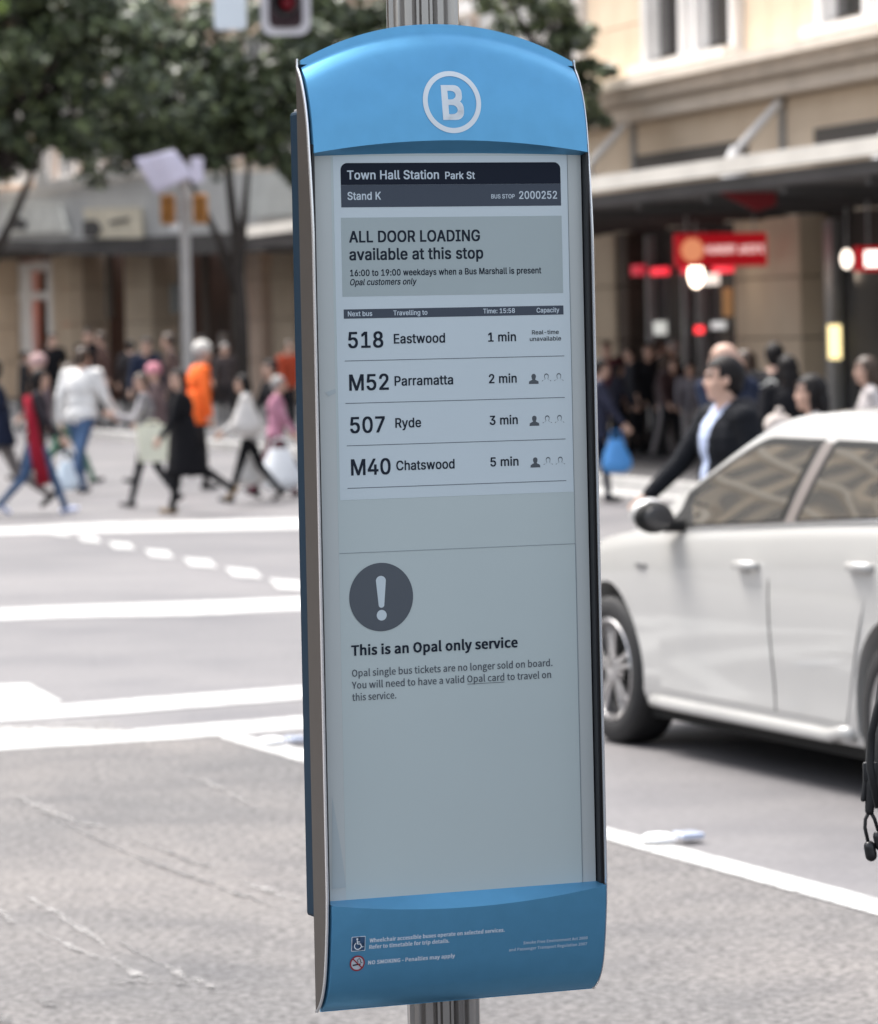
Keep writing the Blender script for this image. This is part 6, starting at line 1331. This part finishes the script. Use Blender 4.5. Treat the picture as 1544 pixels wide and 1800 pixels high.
# capacity icons: head and shoulders, one filled and two outlined in each row
def person_outline(cx_, zc_, s):
    P = []
    for k in range(5): P.append((-1.0 + .02 * k, -1.0 + .14 * k))
    P += [(-.88, -.50), (-.62, -.32), (-.34, -.20), (-.28, -.06), (-.40, .12)]
    for k in range(13): t = rad(205 - 230 * k / 12); P.append((.46 * math.cos(t), .50 + .50 * math.sin(t)))
    P += [(.40, .12), (.28, -.06), (.34, -.20), (.62, -.32), (.88, -.50)]
    for k in range(5): P.append((1.0 - .02 * (4 - k), -1.0 + .14 * (4 - k)))
    return [(cx_ + p[0] * s * .98, zc_ + p[1] * s * .92) for p in P]
S7 = 7.0 / F
for (v, us) in ((665, (938.6, 961, 982.8)), (738.7, (939.8, 962.5, 984)), (812, (941.4, 964, 985.4))):
    for k, u in enumerate(us):
        vv = v - .03 * (u - 960); cx_, zc_ = X(u, vv), Zp(u, vv) - .0002; P = person_outline(cx_, zc_, 9.6 * S7)
        if k == 0: b = MB(); b.prism([(x, YP, z) for x, z in P], (0, .0003, 0)); b.build('capacity_icon', INKG, disp)
        else:
            Q = person_outline(cx_, zc_ + .0002, 7.3 * S7); b = MB()
            i0 = 3; b.grid([[Vector((x, YP, z)) for x, z in P[i0:-i0]], [Vector((x, YP, z)) for x, z in Q[i0:-i0]]]); b.build('capacity_icon', mat('icon_line', (.09, .11, .13), .5), disp)
# lower notice
zt2 = zavg(596.4, 972.4, 1012.3, 956.2)
rect('frame_line', X(597, 970), X(1012.3, 957), zt2 - .0004, zt2 + .0004, YP, M_line2); rect('frame_line', X(1012.3, 957) - .0003, X(1012.3, 957) + .0005, zd0 + .01, zt2, YP, M_line2)
def disc(name, cx_, cz_, r_, y, m, parent, r2=None, n=64, rx=1.0):
    b = MB()
    if r2 is None: b.add([(cx_ + r_ * rx * math.cos(2 * PI * k / n), y, cz_ + r_ * math.sin(2 * PI * k / n)) for k in range(n)], [tuple(range(n))])
    else: b.grid([[Vector((cx_ + q * rx * math.cos(2 * PI * k / n), y, cz_ + q * math.sin(2 * PI * k / n))) for k in range(n + 1)] for q in (r_, r2)])
    return b.build(name, m, parent)
c0 = (X(670.5, 1049.5), Zp(670.5, 1049.5))
disc('warning_disc', c0[0], c0[1], 59.2 * S7, YP, mat('disc_grey', (.075, .09, .11), .45, coat=.3), disp)
b = MB(); yy = YP - .0002; P = []
ct = (c0[0] - .2 * S7, c0[1] + 28 * S7); cb_ = (c0[0], c0[1] - 14 * S7)
for k in range(13): t = rad(5 + 170 * k / 12); P.append((ct[0] + 9.2 * S7 * math.cos(t), yy, ct[1] + 8.6 * S7 * math.sin(t)))
for k in range(9): t = rad(190 + 160 * k / 8); P.append((cb_[0] + 5.2 * S7 * math.cos(t), yy, cb_[1] + 4.5 * S7 * math.sin(t)))
b.add(P, [tuple(range(len(P)))]); b.build('exclamation_bar', M_epaper_l, disp)
disc('exclamation_dot', c0[0], c0[1] - 31.5 * S7, 9.2 * S7, yy, M_epaper_l, disp)
T('text_line', 'This is an Opal only service', 618, 1152.6, 910.6, 1137.2, 17.2, INKT, font='Bb')
T('text_line', 'Opal single bus tickets are no longer sold on board.', 619, 1189.7, 971.6, 1170.8, 12.2, INKP, font='Br')
T('text_line', 'You will need to have a valid Opal card to travel on', 619, 1211.0, 969.2, 1191.6, 12.2, INKP, font='Br')
T('text_line', 'this service.', 619.6, 1232, 697, 1227.8, 12.2, INKP, font='Br')
zz = zavg(822, 1202.5, 887, 1198.8); rect('underline', X(822, 1200), X(887, 1198), zz - .0006, zz + .0002, YP, INKP)
b = MB(); b.add([(X(584, 1400), YF - .0004, Zp(584, 1400)), (X(588, 1420), YF - .0004, Zp(588, 1420)), (X(601, 1500), YF - .0004, Zp(601, 1500)), (X(609, 1560), YF - .0004, Zp(609, 1560)), (X(584, 1563), YF - .0004, Zp(584, 1563))], [(0, 1, 2, 3, 4)])
b.build('lifted_film', mat('film_pale', (.43, .495, .515), .3, coat=.4), disp)
b = MB(); b.add([(X(572, 690), YF - .0006, Zp(572, 690)), (X(590, 683), YF - .0006, Zp(590, 683)), (X(591, 690), YF - .0006, Zp(591, 690)), (X(578, 697), YF - .0006, Zp(578, 697))], [(0, 1, 2, 3)])
b.build('scuff', MATS['film_pale'], disp)
# emblem on the crown panel
ys_ = lambda z: prof_y(z) - .0006
def on_panel(o, dy=0.0):
    for v in o.data.vertices: v.co.y = (top_y(v.co.x, v.co.z) if v.co.z > 1.2 else bot_y(v.co.z)) - .0008 - dy
    return o
cB = sg(800.5, 178, -.004); M_pw = mat('panel_white', (0.74, 0.80, 0.84), 0.45)
on_panel(disc('emblem_ring', cB[0], cB[1], 54.5 * S7, 0, M_pw, tp_, 45.5 * S7, 96, 1.0))
x0, z0 = sg(783.5, 208, -.004); x1, z1 = sg(821, 207, -.004)
o = lettering('emblem_letter', 'B', x0, x1, z0, 57.5 * S7, 0, M_pw, tp_, 'Ah')
on_panel(o)
# notices on the lower panel
M_pl = mat('panel_print', (0.85, 0.92, 0.97), 0.5); M_pl2 = mat('panel_print_dim', (0.62, 0.76, 0.86), 0.5)
def TB(s, u0, v0, u1, v1, cap, m, bold): on_panel(T('notice_line', s, u0, v0, u1, v1, cap, m, bold, parent=bp_, yp=.0, font='Br', bld_=.014))
TB('Wheelchair accessible buses operate on selected services.', 649.6, 1656.8, 887.2, 1638, 6.6, M_pl, .012)
TB('Refer to timetable for trip details.', 649.6, 1668.6, 790.8, 1657, 6.6, M_pl, .012)
TB('NO SMOKING - Penalties may apply', 649.6, 1696.2, 802.4, 1684.6, 6.6, M_pl, .012)
TB('Smoke Free Environment Act 2000', 921.6, 1661.3, 1035, 1651, 5.0, M_pl2, .008)
TB('and Passenger Transport Regulation 2007', 897.3, 1674, 1034.7, 1661.6, 5.0, M_pl2, .008)
yb_ = .0
def XB(u, v): return sg(u, v, yb_)
xa, za = XB(617.5, 1647); xc_, zc_ = XB(642.6, 1671.5)
on_panel(rect('access_symbol', xa, xc_, zc_, za, yb_, M_pl, bp_, rr=.0015)); q_ = .0011
on_panel(rect('access_field', xa + q_, xc_ - q_, zc_ + q_, za - q_, yb_, mat('access_blue', (.035, .09, .19), .5), bp_, rr=.001), .0005)
def stroke2(name, pts, w_, m, parent, dy, closed=False):
    b = MB(); P = [Vector((p[0], 0, p[1])) for p in pts]; A, B_ = [], []
    for k, p in enumerate(P):
        d = (P[min(k + 1, len(P) - 1)] - P[max(k - 1, 0)]).normalized(); n_ = Vector((-d.z, 0, d.x)); A.append(p + n_ * w_ / 2); B_.append(p - n_ * w_ / 2)
    b.grid([A, B_]); return on_panel(b.build(name, m, parent), dy)
cx_, cz_ = (xa + xc_) / 2, (za + zc_) / 2; u_ = (xc_ - xa) / 25
on_panel(disc('access_head', cx_ - 2.6 * u_, cz_ + 8.2 * u_, 1.7 * u_, 0, M_pl, bp_), .001)
stroke2('access_figure', [(cx_ - 2.6 * u_, cz_ + 6.3 * u_), (cx_ - 2.2 * u_, cz_ + 0 * u_), (cx_ + 3.5 * u_, cz_ - .4 * u_), (cx_ + 6 * u_, cz_ - 6 * u_), (cx_ + 8.6 * u_, cz_ - 5 * u_)], 1.7 * u_, M_pl, bp_, .001)
stroke2('access_figure', [(cx_ - 2.3 * u_, cz_ + 3.4 * u_), (cx_ + 2.4 * u_, cz_ + 3.2 * u_)], 1.4 * u_, M_pl, bp_, .0011)
stroke2('access_wheel', [(cx_ - 1.0 * u_ + 6.2 * u_ * math.cos(rad(t)), cz_ - 3.4 * u_ + 6.0 * u_ * math.sin(rad(t))) for t in range(125, 350, 12)], 1.5 * u_, M_pl, bp_, .001)
cx_, cz_ = XB(630.2, 1694.4); R_ = 13.7 * S7
M_rr = mat('ring_red', (.32, .02, .035), .5); M_wd = mat('disc_white', (.55, .60, .66), .5)
on_panel(disc('no_smoking_disc', cx_, cz_, R_ * .95, 0, M_wd, bp_)); on_panel(disc('no_smoking_ring', cx_, cz_, R_, 0, M_rr, bp_, R_ * .82), .0006)
stroke2('cigarette', [(cx_ - R_ * .62, cz_ - R_ * .22), (cx_ + R_ * .45, cz_ - R_ * .12)], R_ * .17, INK, bp_, .0005)
stroke2('smoke', [(cx_ + R_ * .12, cz_ + R_ * .1), (cx_ - R_ * .02, cz_ + R_ * .40), (cx_ + R_ * .22, cz_ + R_ * .62), (cx_ + R_ * .42, cz_ + R_ * .40), (cx_ + R_ * .42, cz_ + R_ * .12), (cx_ + R_ * .66, cz_ + R_ * .02)], R_ * .09, INK, bp_, .0005)
stroke2('no_smoking_bar', [(cx_ - R_ * .62, cz_ + R_ * .60), (cx_ + R_ * .62, cz_ - R_ * .60)], R_ * .16, M_rr, bp_, .0011)
# second case behind, clipped on the back of the post
xb = -HW + .003
z_t, z_b = sg(512, 196, .09)[1], sg(538, 1613, .09)[1]
b = MB(); b.box((0, .0905, (z_t + z_b) / 2), (2 * HW - .006, .044, z_t - z_b), bev=.006); rc = b.build('rear_case', M_navy, sign)
b = MB(); b.box((0, .0905, z_t + .002), (2 * HW - .02, .034, .004), bev=.001); b.build('rear_case_cap', M_edge, rc)
# fluted post: passes behind both cases
PX, PY, PR = .0, .0, .0625
b = MB(); nfl = 14; ring = []
PYc = .1185 + .01
for k in range(nfl * 10):
    a = 2 * PI * k / (nfl * 10); ph = (k % 10) / 10
    r_ = PR * (1 - (.17 if .12 < ph < .45 else (.0 if ph < .06 or ph > .52 else .08)))
    ring.append((r_ * math.cos(a), r_ * math.sin(a)))
pb_z = (-.0, 3.6)
rows = [[Vector((x - .000, y + PYc, z)) for x, y in ring + ring[:1]] for z in (0, zb_l - .3, zb_l, zb_l + .5, 1.6, zt_l, 3.6)]
b.grid(rows); post = b.build('post', M_alu, sign, smooth=True, angle=25)
b = MB(); b.lathe([(0, .11), (.018, .11), (.02, .075)], 32, 'Z', c=(0, PYc, 0)); b.build('base_flange', M_alu, sign, smooth=True, angle=30)

# ---------------------------------------------------------------- backpack at the right edge, worn by someone stepping out of the picture
bp = at(1600, 1330, 6.3)
wx_, wz_ = bp.x, bp.z
near, hnd, _ = person('person in dark clothes with a black backpack, just outside the right edge of the picture', (wx_ + .40, 6.32, 0), 0, 1.72, top=(.03, .03, .035), legs=(.03, .03, .04), z0=.13, vox=.014,
                      stride=(4, -4), knees=(0, 2), arms=(10, 5), elbows=(30, 20), hair='brown')
r = empty('backpack', (wx_, 6.32, wz_)); tag(r, 'black backpack with dangling zipper pulls cut by the right edge of the picture', 'backpack')
M_bag = mat('black_nylon', (0.010, 0.010, 0.011), 0.55, var=.2, scale=40, bump=.3, bscale=500, bdist=.001)
def P6(u, v, dy=0):
    p = at(u, v, 6.3 + dy); return Vector((p.x - wx_, p.y - 6.32, p.z - wz_))
b = MB()
prof = [(1560, 1120), (1549, 1180), (1541, 1240), (1529, 1290), (1524, 1340), (1532, 1375), (1545, 1420), (1556, 1480), (1575, 1500)]
rows = []
for (u, v) in prof:
    p = P6(u, v); rr = []
    cxw = .20; hw_ = cxw - p.x
    for k in range(17):
        a = PI * k / 16; rr.append(Vector((cxw - hw_ * math.sin(a) ** .7, -.14 * math.cos(a), p.z)))
    rows.append(rr)
b.grid(rows); b.grid([[Vector((.2, -.13, 0)), Vector((.2, .13, 0))], [Vector((.2, -.13, .2)), Vector((.2, .13, .2))]])
b.build('bag_body', M_bag, r, smooth=True)
b = MB(); b.tube([P6(1570, 1180, -.12), P6(1545, 1240, -.12), P6(1532, 1290, -.1), P6(1530, 1350, -.1), P6(1545, 1420, -.1)], .006, 8); b.build('piping', M_bag, r, smooth=True)
def pull(pts, tip0, tip1):
    b = MB(); b.tube([P6(u, v, -.05) for u, v in pts], .0028, 8); o = b.build('zip_cord', M_bag, r, smooth=True)
    b = MB(); b.cap(P6(*tip0, -.05), P6(*tip1, -.05), .0088, .0092, 12); b.build('zip_toggle', mat('toggle', (.012, .012, .013), .3), o, smooth=True)
b = MB(); b.box(P6(1530, 1357, -.05), (.022, .012, .030), bev=.003); b.cap(P6(1532, 1375, -.05), P6(1529, 1425, -.05), .009, .007, 10); b.build('zip_slider', M_bag, r, smooth=True, angle=40)
pull([(1529, 1425), (1522, 1440), (1521, 1455), (1527, 1482)], (1529, 1488), (1532, 1504))
pull([(1530, 1425), (1538, 1440), (1545, 1462)], (1545, 1470), (1549, 1486))
b = MB(); b.cap(P6(1522, 1372, -.05), P6(1518, 1405, -.05), .004, .004, 8); b.build('zip_loop', M_bag, r, smooth=True)
